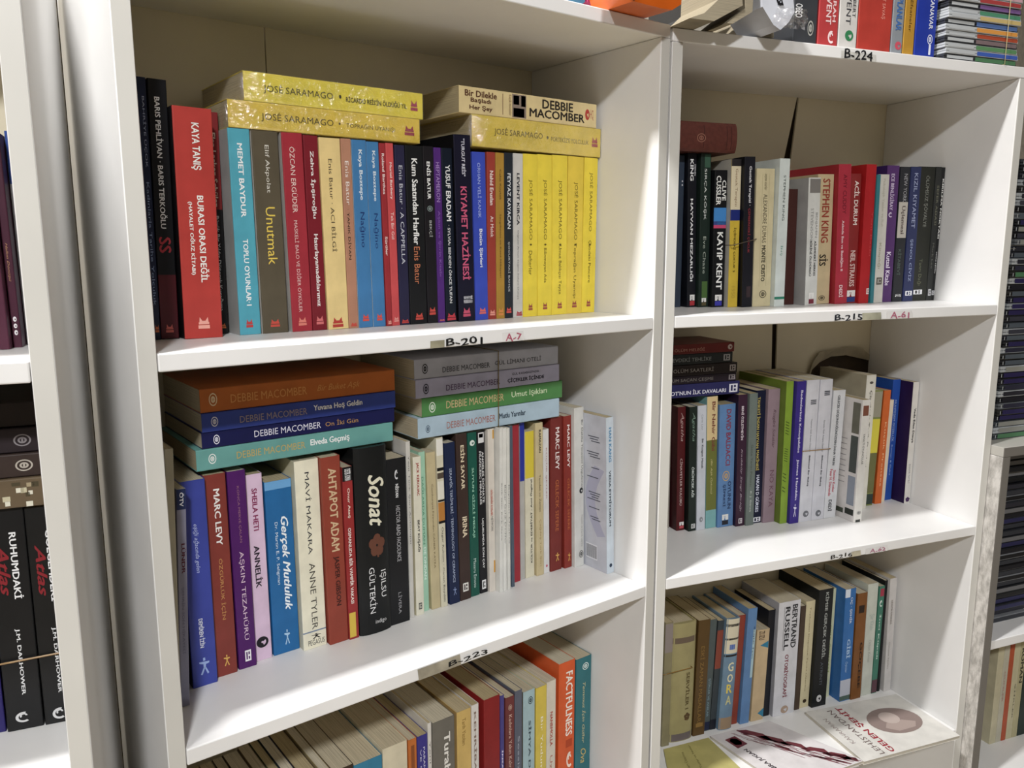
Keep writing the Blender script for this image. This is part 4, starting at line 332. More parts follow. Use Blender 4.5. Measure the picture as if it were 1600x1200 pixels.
def film_mat():
    if 'film' in MATS: return MATS['film']
    m, nt, bs = nodes('shrink_film')
    N, Lk = nt.nodes.new, nt.links.new
    tr = N('ShaderNodeBsdfTransparent'); gl = N('ShaderNodeBsdfGlossy'); mx = N('ShaderNodeMixShader')
    gl.inputs['Roughness'].default_value = .12
    gl.inputs['Color'].default_value = (1, 1, 1, 1)
    tc = N('ShaderNodeTexCoord'); no = N('ShaderNodeTexNoise'); no.inputs['Scale'].default_value = 90; no.inputs['Detail'].default_value = 6
    no.inputs['Distortion'].default_value = 1.5
    bp = N('ShaderNodeBump'); bp.inputs['Strength'].default_value = .9; bp.inputs['Distance'].default_value = .004
    Lk(tc.outputs['Object'], no.inputs['Vector']); Lk(no.outputs[0], bp.inputs['Height']); Lk(bp.outputs[0], gl.inputs['Normal'])
    mx.inputs[0].default_value = .16
    Lk(tr.outputs[0], mx.inputs[1]); Lk(gl.outputs[0], mx.inputs[2])
    Lk(mx.outputs[0], nt.nodes['Material Output'].inputs['Surface'])
    MATS['film'] = m
    return m
WHITE = 'e9e8e6'

# ------------------------------------------------------------------ frames and object helpers
def frame(u):
    (ox, oy), a = G_FR[u]
    return Matrix.Translation((ox, oy, BASE)) @ Matrix.Rotation(a, 4, 'Z')
FRM = {u: frame(u) for u in G_FR}
def mesh_obj(name, verts, faces, mats, parent=None, fm=None, smooth=False):
    me = bpy.data.meshes.new(name)
    me.from_pydata(verts, [], faces)
    for mt in (mats if isinstance(mats, (list, tuple)) else [mats]): me.materials.append(mt)
    if fm: me.polygons.foreach_set('material_index', fm)
    if smooth: me.polygons.foreach_set('use_smooth', [True] * len(me.polygons))
    me.update()
    o = bpy.data.objects.new(name, me)
    col.objects.link(o)
    if parent: o.parent = parent
    return o
def empty(name, mat4, label, cat, group=None):
    o = bpy.data.objects.new(name, None)
    o.empty_display_size = .02
    col.objects.link(o)
    o.matrix_world = mat4
    tag(o, label, cat, group)
    return o
def tag(o, label, cat, group=None):
    o['label'] = label; o['category'] = cat
    if group: o['group'] = group
    return o
def boxmesh(x0, x1, y0, y1, z0, z1, bev=0.0):
    """box, metres; optional small bevel on every edge"""
    bm = bmesh.new()
    vs_ = [bm.verts.new((x, y, z)) for x in (x0, x1) for y in (y0, y1) for z in (z0, z1)]
    for f in ((0, 1, 3, 2), (4, 6, 7, 5), (0, 4, 5, 1), (2, 3, 7, 6), (0, 2, 6, 4), (1, 5, 7, 3)):
        bm.faces.new([vs_[i] for i in f])
    bmesh.ops.recalc_face_normals(bm, faces=bm.faces)
    if bev: bmesh.ops.bevel(bm, geom=bm.edges[:], offset=bev, segments=2, affect='EDGES', profile=.5)
    return bm
def bmobj(name, bm, mats, parent=None, smooth=False):
    me = bpy.data.meshes.new(name); bm.to_mesh(me); bm.free()
    for mt in (mats if isinstance(mats, (list, tuple)) else [mats]): me.materials.append(mt)
    if smooth: me.polygons.foreach_set('use_smooth', [True] * len(me.polygons))
    o = bpy.data.objects.new(name, me); col.objects.link(o)
    if parent: o.parent = parent
    return o
def box(name, x0, x1, y0, y1, z0, z1, mt, parent=None, bev=0.0):
    return bmobj(name, boxmesh(x0, x1, y0, y1, z0, z1, bev), mt, parent)
def prism(name, poly, y0, y1, mt, parent=None):
    """outline (x,z) extruded from y0 to y1"""
    n = len(poly)
    v = [(x, y0, z) for x, z in poly] + [(x, y1, z) for x, z in poly]
    f = [tuple(range(n)), tuple(range(2 * n - 1, n - 1, -1))] + [(i, i + n, (i + 1) % n + n, (i + 1) % n) for i in range(n)]
    o = mesh_obj(name, v, f, mt, parent)
    bm = bmesh.new(); bm.from_mesh(o.data); bmesh.ops.recalc_face_normals(bm, faces=bm.faces); bm.to_mesh(o.data); bm.free()
    return o

# ------------------------------------------------------------------ lettering
TXT = {}
def text_geo(s, st):
    k = (s, 'b' in st, 'i' in st, 'p' in st)
    if k in TXT: return TXT[k]
    cu = bpy.data.curves.new('lettering', 'FONT')
    cu.body = s; cu.size = 1; cu.resolution_u = 2
    if 'i' in st: cu.shear = .35
    o = bpy.data.objects.new('lettering', cu); col.objects.link(o)
    dg = bpy.context.evaluated_depsgraph_get(); dg.update()
    me = bpy.data.meshes.new_from_object(o.evaluated_get(dg))
    vv = [tuple(v.co) for v in me.vertices]; ff = [tuple(p.vertices) for p in me.polygons]
    bpy.data.objects.remove(o); bpy.data.meshes.remove(me); bpy.data.curves.remove(cu)
    if vv and ('b' in st or 'p' in st):     # heavier strokes: the same letters struck again a hair to each side
        e = .026 if 'b' in st else .018
        base, bf, n0 = vv, ff, len(vv)
        vv = []; ff = []
        for j, (dx, dy) in enumerate(((-e, 0), (e, 0), (0, e * .7), (0, -e * .7))):
            vv += [(p_[0] + dx, p_[1] + dy) for p_ in base]
            ff += [tuple(i + j * n0 for i in f_) for f_ in bf]
    if vv:
        x0 = min(v[0] for v in vv); x1 = max(v[0] for v in vv)
        y0 = min(v[1] for v in vv); y1 = max(v[1] for v in vv)
        vv = [((v[0] - x0) / (x1 - x0 or 1), (v[1] - y0) / (y1 - y0 or 1)) for v in vv]
    NB = 4 if ('b' in st or 'p' in st) else 1
    n1 = max(1, len(vv) // NB)
    vv = [(a[0], a[1], .00004 * (i // n1)) for i, a in enumerate(vv)]     # each strike lies just above the one before
    TXT[k] = (vv, ff)
    return TXT[k]

# emblem shapes in the unit square, v upwards; list of polygons, slot
def circ(cx, cy, r, n=20, ry=None):
    ry = ry or r
    return [(cx + r * math.cos(2 * math.pi * i / n), cy + ry * math.sin(2 * math.pi * i / n)) for i in range(n)]
def ringq(cx, cy, ro, ri, n=22, a0=0, a1=1):
    out = []
    for i in range(n):
        t0 = 2 * math.pi * (a0 + (a1 - a0) * i / n); t1 = 2 * math.pi * (a0 + (a1 - a0) * (i + 1) / n)
        out.append([(cx + ro * math.cos(t0), cy + ro * math.sin(t0)), (cx + ro * math.cos(t1), cy + ro * math.sin(t1)),
                    (cx + ri * math.cos(t1), cy + ri * math.sin(t1)), (cx + ri * math.cos(t0), cy + ri * math.sin(t0))])
    return out
def rc(a, b_, c, d): return [(a, b_), (c, b_), (c, d), (a, d)]
MARK = {
 'cat': [rc(0, 0, 1, .3), rc(.04, .38, .96, .56), [(.1, .56), (.14, 1), (.34, .72), (.34, .56)], [(.66, .56), (.66, .72), (.86, 1), (.9, .56)], rc(.34, .56, .66, .68)],
 'ring': ringq(.5, .5, .5, .4) + ringq(.5, .5, .26, .14) + [rc(.44, .3, .56, .7)],
 'ball': ringq(.5, .5, .5, .3) + ringq(.5, .5, .3, .1, 14, .1, .8),
 'disc': [circ(.5, .5, .5, 14)],
 'box': [rc(0, 0, 1, .16), rc(0, .84, 1, 1), rc(0, .16, .2, .84), rc(.8, .16, 1, .84), rc(.42, .16, .56, .84), rc(.56, .42, .8, .58)],
 'fig': [[(.42, 1), (.58, 1), (.6, .82), (.42, .82)], [(.1, .8), (.9, .74), (.9, .64), (.62, .6), (.6, .4), (.42, .4), (.42, .62), (.1, .7)],
         [(.42, .42), (.56, .42), (.3, 0), (.16, .04)], [(.5, .42), (.62, .42), (.84, .06), (.72, 0)]],
 'swirl': ringq(.5, .5, .5, .32, 16, .2, .85) + ringq(.5, .62, .24, .12, 10, 0, .6),
 'flower': [circ(.5 + .26 * math.cos(a), .5 + .26 * math.sin(a), .22, 9) for a in (0.3, 1.55, 2.8, 4.1, 5.3)] + [[(.45, .3), (.55, .3), (.6, 0), (.5, 0)]],
 'tri': [[(0, .5), (1, 1), (1, 0)]],
 'lab': [rc(0, 0, 1, .42)],
}
LABW = [rc(0, .46, .3, 1), rc(.7, .46, 1, 1), rc(.3, .84, .7, 1), [(.3, .46), (.5, .8), (.42, .84), (.3, .7)], [(.7, .46), (.58, .46), (.5, .62), (.56, .84), (.7, .84)]]

def surf(w_, r, bulge, x):
    """y of the spine surface at x (spine front at 0, positive goes into the book)"""
    if bulge:
        t = max(-1, min(1, (x - w_ / 2) / (w_ / 2)))
        return bulge * (1 - math.sqrt(max(0, 1 - t * t * .96)))
    if x < r: return r - math.sqrt(max(0, r * r - (r - x) ** 2))
    if x > w_ - r: return r - math.sqrt(max(0, r * r - (x - w_ + r) ** 2))
    return 0.0

def decorate(parent, items, w_, h_, r, bulge, lying):
    """prints bands, words and emblems on the spine plane (u along x, s downwards)"""
    for it in items:
        if it[0] == 'b':
            _, a, b_, c, c0, c1 = it
            if lying: xa, xb, za, zb = a * h_, b_ * h_, c0 * w_, c1 * w_
            else: xa, xb, za, zb = c0 * w_, c1 * w_, h_ * (1 - b_), h_ * (1 - a)
            LW = h_ if lying else w_
            n = 10 if (bulge and not lying) else 1
            xs = [xa + (xb - xa) * i / n for i in range(n + 1)]
            if not lying and not bulge:
                xs = sorted(set([max(xa, .0), xb] + [v for v in (r * .3, r, w_ - r, w_ - r * .3) if xa < v < xb]))
            sf = (lambda x: 0.0) if lying else (lambda x: surf(w_, r, bulge, x))
            if lying and bulge:
                zs = [za + (zb - za) * i / 8 for i in range(9)]
                v = []; f = []
                for i, z in enumerate(zs):
                    yy = surf(w_, r, bulge, z) - .00012
                    v += [(xa, yy, z), (xb, yy, z)]
                    if i: f.append((2 * i - 2, 2 * i - 1, 2 * i + 1, 2 * i))
            else:
                v = []; f = []
                for i, x in enumerate(xs):
                    v += [(x, sf(x) - .00012, za), (x, sf(x) - .00012, zb)]
                    if i: f.append((2 * i - 2, 2 * i, 2 * i + 1, 2 * i - 1))
            mesh_obj('spine_band', v, f, paint(c, 'ink'), parent)
        elif it[0] == 't':
            _, s, a, b_, c, c0, c1, st = it
            vv, ff = text_geo(s, st)
            if not vv: continue
            v = []
            for (u, q, ly) in vv:
                if lying:
                    if 'v' in st: x = (a + (b_ - a) * q) * h_; z = (c1 - (c1 - c0) * u) * w_
                    else: x = (a + (b_ - a) * u) * h_; z = (c0 + (c1 - c0) * q) * w_
                    yy = surf(w_, r, bulge, z) if bulge else 0
                else:
                    if 'h' in st: x = (c0 + (c1 - c0) * u) * w_; z = h_ * (1 - b_ + (b_ - a) * q)
                    elif 'u' in st: x = (c1 - (c1 - c0) * q) * w_; z = h_ * (1 - b_ + (b_ - a) * u)
                    else: x = (c0 + (c1 - c0) * q) * w_; z = h_ * (1 - a - (b_ - a) * u)
                    yy = surf(w_, r, bulge, x)
                v.append((x, yy - .00026 - ly, z))
            mesh_obj('title_lettering', v, ff, paint(c, 'ink'), parent)
        else:
            _, k, a, b_, c, c0, c1 = it
            polys = [(p_, 0) for p_ in MARK[k]]
            if k == 'lab': polys += [(p_, 1) for p_ in LABW]
            v = []; f = []; fm = []
            for p_, sl in polys:
                i0 = len(v)
                for (u, q) in p_:
                    if lying: x = (a + (b_ - a) * u) * h_; z = (c0 + (c1 - c0) * q) * w_; yy = surf(w_, r, bulge, z) if bulge else 0
                    else: x = (c0 + (c1 - c0) * u) * w_; z = h_ * (1 - b_ + (b_ - a) * q); yy = surf(w_, r, bulge, x)
                    v.append((x, yy - .0003, z))
                f.append(tuple(range(i0, len(v)))); fm.append(sl)
            mesh_obj('publisher_emblem', v, f, [paint(c, 'ink'), paint('e4e2de', 'ink')], parent, fm)

def cover_profile(w_, d_, r, bulge, tb):
    out = [(0, d_)]
    n = 6 if not bulge else 14
    if bulge:
        out += [(w_ * i / n, surf(w_, r, bulge, w_ * i / n)) for i in range(n + 1)]
    else:
        for i in range(4):
            a = math.pi / 2 * i / 3; out.append((r - r * math.cos(a), r - r * math.sin(a)))
        for i in range(4):
            a = math.pi / 2 * i / 3; out.append((w_ - r + r * math.sin(a), r - r * math.cos(a)))
    out.append((w_, d_))
    n_out = len(out)
    yi = tb + (bulge * .8 if bulge else 0)
    out += [(w_ - tb, d_), (w_ - tb, yi + .0001), (tb, yi + .0001), (tb, d_)]
    return out, n_out

PAGES = ['c8bb9e', 'bfb08e', 'ccc3ac', 'b5a580', 'c4b99f']
def build_book(mat4, w_, h_, d_, colr, cov, kind, items, label, group, pages=None, lying=False, special=''):
    """w_ thickness, h_ height, d_ depth; origin at spine foot, left; lying: long axis on x, thickness on z"""
    root = empty('book', mat4, label, 'book', group)
    r = min(.0011, w_ * .3)
    hard = kind == 'round'
    bulge = min(.006, w_ * .16) if hard else 0
    tb = min(.0022 if hard else .0006, w_ * .2)
    prof, n_out = cover_profile(w_, d_, r, bulge, tb)
    n = len(prof)
    v = []
    for zz in (0, h_):
        for (x, y) in prof:
            v.append((zz, y, x) if lying else (x, y, zz))
    f = [tuple(range(n)), tuple(range(2 * n - 1, n - 1, -1))]
    fm = [0, 0]
    for i in range(n):
        j = (i + 1) % n
        f.append((i, j, j + n, i + n))
        xa, xb = prof[i][0], prof[j][0]
        fm.append(1 if (i < n_out - 1 and ((xa == 0 and xb == 0 and i == 0) or i == n_out - 2)) else 0)
    mats = [paint(colr, 'leather' if (hard and lying) else 'card'), paint(cov or colr, 'card')]
    o = mesh_obj('cover', v, f, mats, root, fm)
    bm = bmesh.new(); bm.from_mesh(o.data); bmesh.ops.recalc_face_normals(bm, faces=bm.faces); bm.to_mesh(o.data); bm.free()
    ins = .003 if hard else .0004
    pg = pages or random.choice(PAGES)
    px0, px1 = tb + .0001, w_ - tb - .0001
    py0, py1 = tb + bulge * .8 + .0004, d_ - ins - .0004
    if px1 > px0:
        if lying: bmo = boxmesh(ins, h_ - ins, py0, py1, px0, px1)
        else: bmo = boxmesh(px0, px1, py0, py1, ins, h_ - ins)
        bmobj('page_block', bmo, page_mat(pg, 2 if lying else 0), root)
    decorate(root, items, w_, h_, r, bulge, lying)
    if special == 'kang':
        # printed back board: grey blue swirl, lines of small print, barcode
        x = -.00015
        def q(name, y0, y1, z0, z1, c, xx=x):
            mesh_obj(name, [(xx, y0, z0), (xx, y1, z0), (xx, y1, z1), (xx, y0, z1)], [(0, 3, 2, 1)], paint(c, 'ink'), root)
        sw = []
        for i in range(13):
            t_ = i / 12
            sw.append((x * .8, .004 + .020 * math.sin(t_ * 3.1) , h_ * (.24 + .42 * t_)))
        for i in range(12, -1, -1):
            t_ = i / 12
            sw.append((x * .8, .010 + .034 * math.sin(t_ * 2.4 + .3), h_ * (.22 + .46 * t_)))
        mesh_obj('board_swirl', sw, [tuple(range(len(sw)))], paint('b4b6cc', 'ink'), root)
        k = 0
        for z in (.86, .845, .83, .76, .745, .73, .66, .60, .50, .485, .47, .455, .40, .34, .325):
            k += 1
            q('small_print', .013 + .002 * (k % 3), .040 - .003 * (k % 4), h_ * z, h_ * (z + .006), '5a5e6c', x * 1.6)
        q('barcode_field', .020, .044, h_ * .06, h_ * .16, 'e8eaf0', x * 1.5)
        for i in range(11): q('barcode_bar', .0215 + i * .002, .0225 + i * .002, h_ * .068, h_ * .152, '2a2c34', x * 2.2)
    if special == 'photos':
        x = -.00015
        def q2(y0, y1, z0, z1, c):
            mesh_obj('cover_photo', [(x, y0, z0), (x, y1, z0), (x, y1, z1), (x, y0, z1)], [(0, 3, 2, 1)], paint(c, 'card'), root)
        q2(.004, .020, h_ * .72, h_ * .97, '6c6a5c'); q2(.004, .020, h_ * .40, h_ * .70, '4a504c')
        q2(.004, .020, h_ * .13, h_ * .37, '8c94a0'); q2(.003, .022, h_ * .05, h_ * .10, '2c3028'); q2(.026, .060, h_ * .045, h_ * .085, '4a5044')
        for i in range(9):
            z = h_ * (.30 + i * .045)
            mesh_obj('small_print', [(x, .028 , z), (x, .052 - .004 * (i % 3), z), (x, .052 - .004 * (i % 3), z + .0012), (x, .028, z + .0012)], [(0, 3, 2, 1)], paint('8a8488', 'ink'), root)
    return root

# ------------------------------------------------------------------ the room
def struct(name, x0, x1, y0, y1, z0, z1, mt):
    o = box(name, x0, x1, y0, y1, z0, z1, mt); o['kind'] = 'structure'; return o
struct('floor', -3.2, 3.6, -4.2, .62, -.06, 0, paint('aea08a', 'melamine'))
struct('wall_back', -3.2, 3.6, .56, .62, 0, 3.05, paint('dcd6c8', 'paper'))
struct('wall_right', 3.54, 3.6, -4.2, .56, 0, 3.05, paint('6e675c', 'paper'))
struct('wall_left', -3.2, -3.14, -4.2, .56, 0, 3.05, paint('6e675c', 'paper'))
struct('ceiling', -3.2, 3.6, -4.2, .62, 3.05, 3.11, paint('b4aea2', 'paper'))

# ------------------------------------------------------------------ bookcases
T = .016
MEL = paint(WHITE, 'melamine')
EDGE = paint('cfcdc6', 'melamine')
BACK = paint('dfd5bb', 'melamine')
def bookcase(u, x0, wid, shelves, top, label, back='plain', depth=None):
    """x0 = inner left; panels, shelves (z of upper faces), top board, back boards in the unit's frame"""
    D_ = depth or G_D * MM
    root = empty('bookcase', FRM[u] @ Matrix.Translation((x0, 0, -BASE)), label, 'bookcase', 'white melamine bookcases')
    zt = top + BASE
    for s_, xa in ((0, -T), (1, wid)):
        sp = box('side_panel', xa, xa + T, 0, D_, 0, zt, MEL, root, .0012)
        box('edge_band', xa + .0008, xa + T - .0008, -.0004, .0002, .001, zt - .001, EDGE, sp)
    box('top_board', -T, wid + T, -.0005, D_, zt + .0001, zt + T, MEL, root, .0012)
    for z in shelves:
        box('shelf', .0006, wid - .0006, 0, D_ - .001, z + BASE - T, z + BASE, MEL, root, .0012)
    box('plinth', .0006, wid - .0006, .02, .036, 0, .07, MEL, root)
    box('backing_sheet', -T, wid + T, D_ + .012, D_ + .014, .01, zt + T, paint('4a3c2c', 'paper'), root)  # added dark sheet, stands for the shade behind cracks and torn hole
    return root
zr = {k: v * MM for k, v in G_ZR.items()}
WA, WB = G_W['A'] * MM, G_W['B'] * MM
A = bookcase('A', 0, WA, [0, zr['A2'], zr['A3'], zr['A3'] - .356], zr['A0'], 'white bookcase in the middle, its shelf lettered B-201')
Bc = bookcase('B', 0, WB, [zr['B1'], zr['B2'], zr['B3'], zr['B3'] - .356], zr['B0'], 'white bookcase on the right, its shelf lettered B-224, angled to the middle one')
Lc = bookcase('L', -WA, WA, [zr['L1'], zr['L2'], zr['L2'] - .356, zr['L2'] - .71], zr['L1'] + .352, 'white bookcase at the left edge of the picture')
D_ = G_D * MM
def back(root, name, x0, x1, z0, z1):
    return box(name, x0, x1, D_ + .0002, D_ + .0034, z0 + BASE, z1 + BASE, BACK, root)
sa = G_SEAMA * MM
back(A, 'back_board', -T, sa - .0007, -1.38, zr['A0'] + T)
back(A, 'back_board', sa + .0007, WA + T, -1.38, zr['A0'] + T)
for c in (Lc,):
    back(c, 'back_board', -T, WA + T, -1.38, zr['L1'] + .36)
# right bookcase: two warped boards with a slanting crack, and a torn hole in the second bay
q = G_BACKB
l1, l2, m1, m2 = q['b1l'], q['b2l'], q['b1r'], q['b2r']
P_ = lambda a, b_, z: (a[0] + (b_[0] - a[0]) * (z - a[1]) / (b_[1] - a[1])) * MM
top_, mid, low = zr['B0'] + T, zr['B1'] - T / 2, zr['B2'] - .01
def bp(name, pts): return prism(name, [(x, z + BASE) for x, z in pts], D_ + .0002, D_ + .0034, BACK, Bc)
bp('back_board', [(-T, top_), (P_(l1[0], l1[1], top_ * 1000), top_), (P_(l1[0], l1[1], mid * 1000), mid), (-T, mid)])
bp('back_board', [(P_(m1[0], m1[1], top_ * 1000), top_), (WB + T, top_), (WB + T, mid), (P_(m1[0], m1[1], mid * 1000), mid)])
bp('back_board', [(-T, mid), (P_(l2[0], l2[1], mid * 1000), mid), (P_(l2[0], l2[1], low * 1000), low), (-T, low)])
arch = [(x * MM, z * MM) for x, z in q['arch']]
bp('back_board', [(P_(m2[0], m2[1], mid * 1000), mid), (WB + T, mid)] + [(WB + T, arch[-1][1])] + arch[::-1] + [(arch[0][0] + .004, low), (P_(m2[0], m2[1], low * 1000), low)])
bp('back_board', [(-T, low), (WB + T, low), (WB + T, -1.38), (-T, -1.38)])
# torn paper lip round the hole
lip = []
n_ = len(arch)
v = []; f = []
for i, (x, z) in enumerate(arch):
    v += [(x, D_ - .001, z + BASE), (x - .006, D_ - .006 - .003 * (i % 2), z + .012 + .004 * (i % 3) + BASE)]
    if i: f.append((2 * i - 2, 2 * i, 2 * i + 1, 2 * i - 1))
mesh_obj('torn_lip', v, f, paint('b8ad94', 'paper'), Bc)

# shelf number labels written on tape on the shelf edges
roots = {'A': A, 'B': Bc, 'L': Lc}
for (u, row, tp, tc, s, p0, p1, c) in G_LABELS:
    pts = [(x * MM, -.0009, z * MM + BASE) for x, z in tp]
    y = -.0009
    fr = mesh_obj('tape_label', pts + [(x, y + .0004, z) for x, _, z in pts], [(3, 2, 1, 0), (4, 5, 6, 7)], paint(tc if s[0] == 'B' else 'e3e1de', 'tape' if s[0] == 'B' else 'card'), roots[u])
    vv, ff = text_geo(s, 'p')
    xa, za, xb, zb = p0[0] * MM, p0[1] * MM, p1[0] * MM, p1[1] * MM
    hh = abs(zb - za)
    v = []
    for (a, b_, ly) in vv:
        v.append((xa + (xb - xa) * a, -.0014 - ly, min(za, zb) + hh * b_ + BASE + .0009 * math.sin(a * 11)))
    mesh_obj('shelf_number', v, ff, paint(c, 'ink'), fr)
if True:   # remains of older tape left of two numbers
    for (u, x0, x1, z0, z1) in (('A', G_LABELS[0][2][0][0] - 3, G_LABELS[0][2][0][0] + 6, -13, -3),):
        pass

# ------------------------------------------------------------------ upright books
NICE = {'A1': 'on the upper shelf of the middle bookcase', 'A2': 'on the second shelf of the middle bookcase', 'A3': '',
        'B1': 'on the upper shelf of the right bookcase', 'B2': 'on the second shelf of the right bookcase',
        'B3': 'on the third shelf of the right bookcase', 'L1': 'on the upper shelf of the left bookcase',
        'L2': 'on the second shelf of the left bookcase', 'BT': ''}
zr['BT'] = zr['B0'] + T
def lbl(desc, row):
    import re
    cnt = lambda t_: max(len(t_.split()), len(re.findall('[A-Za-z0-9]+', t_)))
    for tail in (NICE[row], NICE[row].replace('on the ', '').replace(' of the ', ', '), NICE[row].replace('on the ', '').split(' of the ')[-1], ''):
        s = (desc + (', ' if tail and not tail.startswith('on') else ' ') + tail).strip()
        if cnt(s) <= 16: return s
    return ' '.join(desc.split()[:14])
for (row, desc, x, y, w_, h_, d_, lean, c, cov, kind, special, items) in BOOKS:
    w_, h_, d_ = w_ * MM, h_ * MM, d_ * MM
    # a leaning book turns about the foot corner it stands on
    M_ = FRM[row[0]] @ Matrix.Translation((x * MM + w_ / 2, y * MM, zr[row] + abs(math.sin(lean)) * w_ / 2 + .0002)) \
        @ Matrix.Rotation(lean, 4, 'Y') @ Matrix.Translation((-w_ / 2, 0, 0))
    grp = {'A': 'books standing in the middle bookcase', 'B': 'books standing in the right bookcase', 'L': 'books standing in the left bookcase'}[row[0]]
    if row == 'BT': grp = 'books standing on top of the right bookcase'
    b = build_book(M_, w_, h_, d_, c, cov, kind, items, lbl(desc, row), grp, special=special)

# ------------------------------------------------------------------ lying books
LN = {}
for (row, desc, x0, x1, y, zb, th, d_, c, kind, wrap, items) in LYING:
    M_ = FRM[row[0]] @ Matrix.Translation((x0 * MM, y * MM, zr[row] + zb * MM + .0003))
    b = build_book(M_, th * MM, (x1 - x0) * MM, d_ * MM, c, '', kind, items, lbl(desc, row), 'books lying across the rows', lying=True)
    if wrap:
        wx = (x1 - x0) * MM
        bm = boxmesh(-.0008, wx + .0008, -.0008, d_ * MM + .0006, -.0001, th * MM + .0002)
        bmesh.ops.subdivide_edges(bm, edges=bm.edges[:], cuts=7, use_grid_fill=True)
        rr = random.Random(3)
        for vv_ in bm.verts:
            vv_.co.y += (rr.random() - .6) * .0006
        bmobj('shrink_film', bm, film_mat(), b, True)

# ------------------------------------------------------------------ rubber bands round sets of books
def band(name, u, xa, xb, ya, yb, z, label, colr='9a7a4c', tilt=0.0, t_=.0009, vertical=False):
    """closed loop round a box: horizontal (round standing books) or vertical (round a lying stack, xa..xb = z range)"""
    if vertical: loop = [(z, ya, xa), (z, ya, xb), (z, yb, xb), (z, yb, xa)]
    else: loop = [(xa, ya, z), (xb, ya, z + tilt), (xb, yb, z + tilt), (xa, yb, z)]
    pts = []
    n = len(loop)
    for i in range(n):
        a = Vector(loop[i]); b_ = Vector(loop[(i + 1) % n])
        for k in range(6): pts.append(a.lerp(b_, k / 6))
    v = []; f = []
    N_ = len(pts)
    for i, p_ in enumerate(pts):
        tn = (pts[(i + 1) % N_] - pts[i - 1]).normalized()
        up = Vector((1, 0, 0)) if vertical else Vector((0, 0, 1))
        sd = tn.cross(up).normalized()
        for a in range(6):
            an = a * math.pi / 3
            v.append(tuple(p_ + sd * math.cos(an) * t_ * .6 + up * math.sin(an) * t_))
    for i in range(N_):
        for a in range(6):
            j = (i + 1) % N_; b2 = (a + 1) % 6
            f.append((i * 6 + a, j * 6 + a, j * 6 + b2, i * 6 + b2))
    root = mesh_obj(name, v, f, paint(colr, 'plastic'), smooth=True)
    root.matrix_world = FRM[u]
    tag(root, label, 'rubber band', 'rubber bands')
    return root
def book_of(key):
    for b_ in BOOKS:
        if key in b_[1]: return b_
bk1 = book_of('left one of a pair of white'); bk2 = book_of('right one of a pair of white')
bz = G_bands
band('rubber_band', 'B', bk1[2] * MM - .0016, (bk2[2] + bk2[4]) * MM + .004, min(bk1[3], bk2[3]) * MM - .0014, .252, bz['pair'][1] * MM, 'tan rubber band round the pair of white paperbacks, second shelf of right bookcase', 'a88a64', -.001)
k1 = book_of('worn khaki'); k2 = book_of('thick yellowed')
band('rubber_band', 'B', k1[2] * MM - .002, (k2[2] + k2[4] * .8) * MM, min(k1[3], k2[3]) * MM - .0016, .25, bz['khaki'][1] * MM, 'thin dark rubber band round the yellowed old books', '8a6a34', .002)
y1 = book_of('yellow paperback with cream head'); y2 = book_of('black paperback with a dark red title')
band('rubber_band', 'B', y1[2] * MM - .0016, (y2[2] + y2[4]) * MM + .001, min(y1[3], y2[3]) * MM - .0016, .25, bz['yel'][1] * MM, 'slack grey rubber band round the yellow and black paperbacks, upper shelf of right bookcase', '5a5044', .009, .0007)
st4 = [l_ for l_ in LYING if 'right stack' in l_[1]]
if st4:
    za = zr['A2'] + min(l_[5] for l_ in st4) * MM - .0002; zb_ = zr['A2'] + max(l_[5] + l_[6] for l_ in st4) * MM + .002
    band('rubber_band', 'A', za, zb_, min(l_[4] for l_ in st4) * MM - .0014, .255 - .002, bz['gar'][0] * MM, 'brown rubber band holding the right stack of lying paperbacks together', '7a6a3c', 0, .0008, True)
r1_ = book_of('lettered RUHUMDAK'); r2_ = book_of('lettered GÖLGEMDEK')
band('rubber_band', 'L', r1_[2] * MM - .0016, (r2_[2] + r2_[4]) * MM + .0006, min(r1_[3], r2_[3]) * MM - .0016, .25, bz['blk'][1] * MM, 'tan rubber band round the two black paperbacks, left bookcase', 'a88860', .0015)

# left bookcase: three dark books lying on the black paperbacks
zt = max(r1_[5], r2_[5]) * MM + zr['L2'] + .001
for i, (th, c, words, de) in enumerate([(.024, '6a5a44', '', 'mottled leaf patterned paperback at the bottom of the stack in the left bookcase'),
                                  (.019, '3c302c', 'Tilleri', 'dark brown paperback lettered lleri lying in the stack in the left bookcase'),
                                  (.020, '2c2428', 'b', 'near black paperback lying in the stack in the left bookcase'), (.020, '231a18', '', 'darkest book lying on top of the stack in the left bookcase')]):
    its = []
    if words == 'Tilleri': its = [('t', 'Bilgelikleri', .6, .84, 'b8b0a4', .3, .75, 'b'), ('m', 'ring', .9, .96, 'b8b0a4', .25, .75)]
    if words == 'b': its = [('m', 'ring', .9, .96, '8a8488', .25, .75)]
    if i == 0:
        rr = random.Random(5)
        its = [('b', a_, a_ + .012 + rr.random() * .02, rr.choice(['c8c0a0', 'a89878', 'e0dcc8', '4c4430']), b0, b0 + .08 + rr.random() * .1) for a_, b0 in [(rr.random() * .95, rr.random() * .8) for _ in range(70)]]
    build_book(FRM['L'] @ Matrix.Translation((-.215, .075 + .003 * i, zt)), th, .208, .135, c, '', '', its, de, 'books lying in the left bookcase', lying=True)
    zt += th + .0006

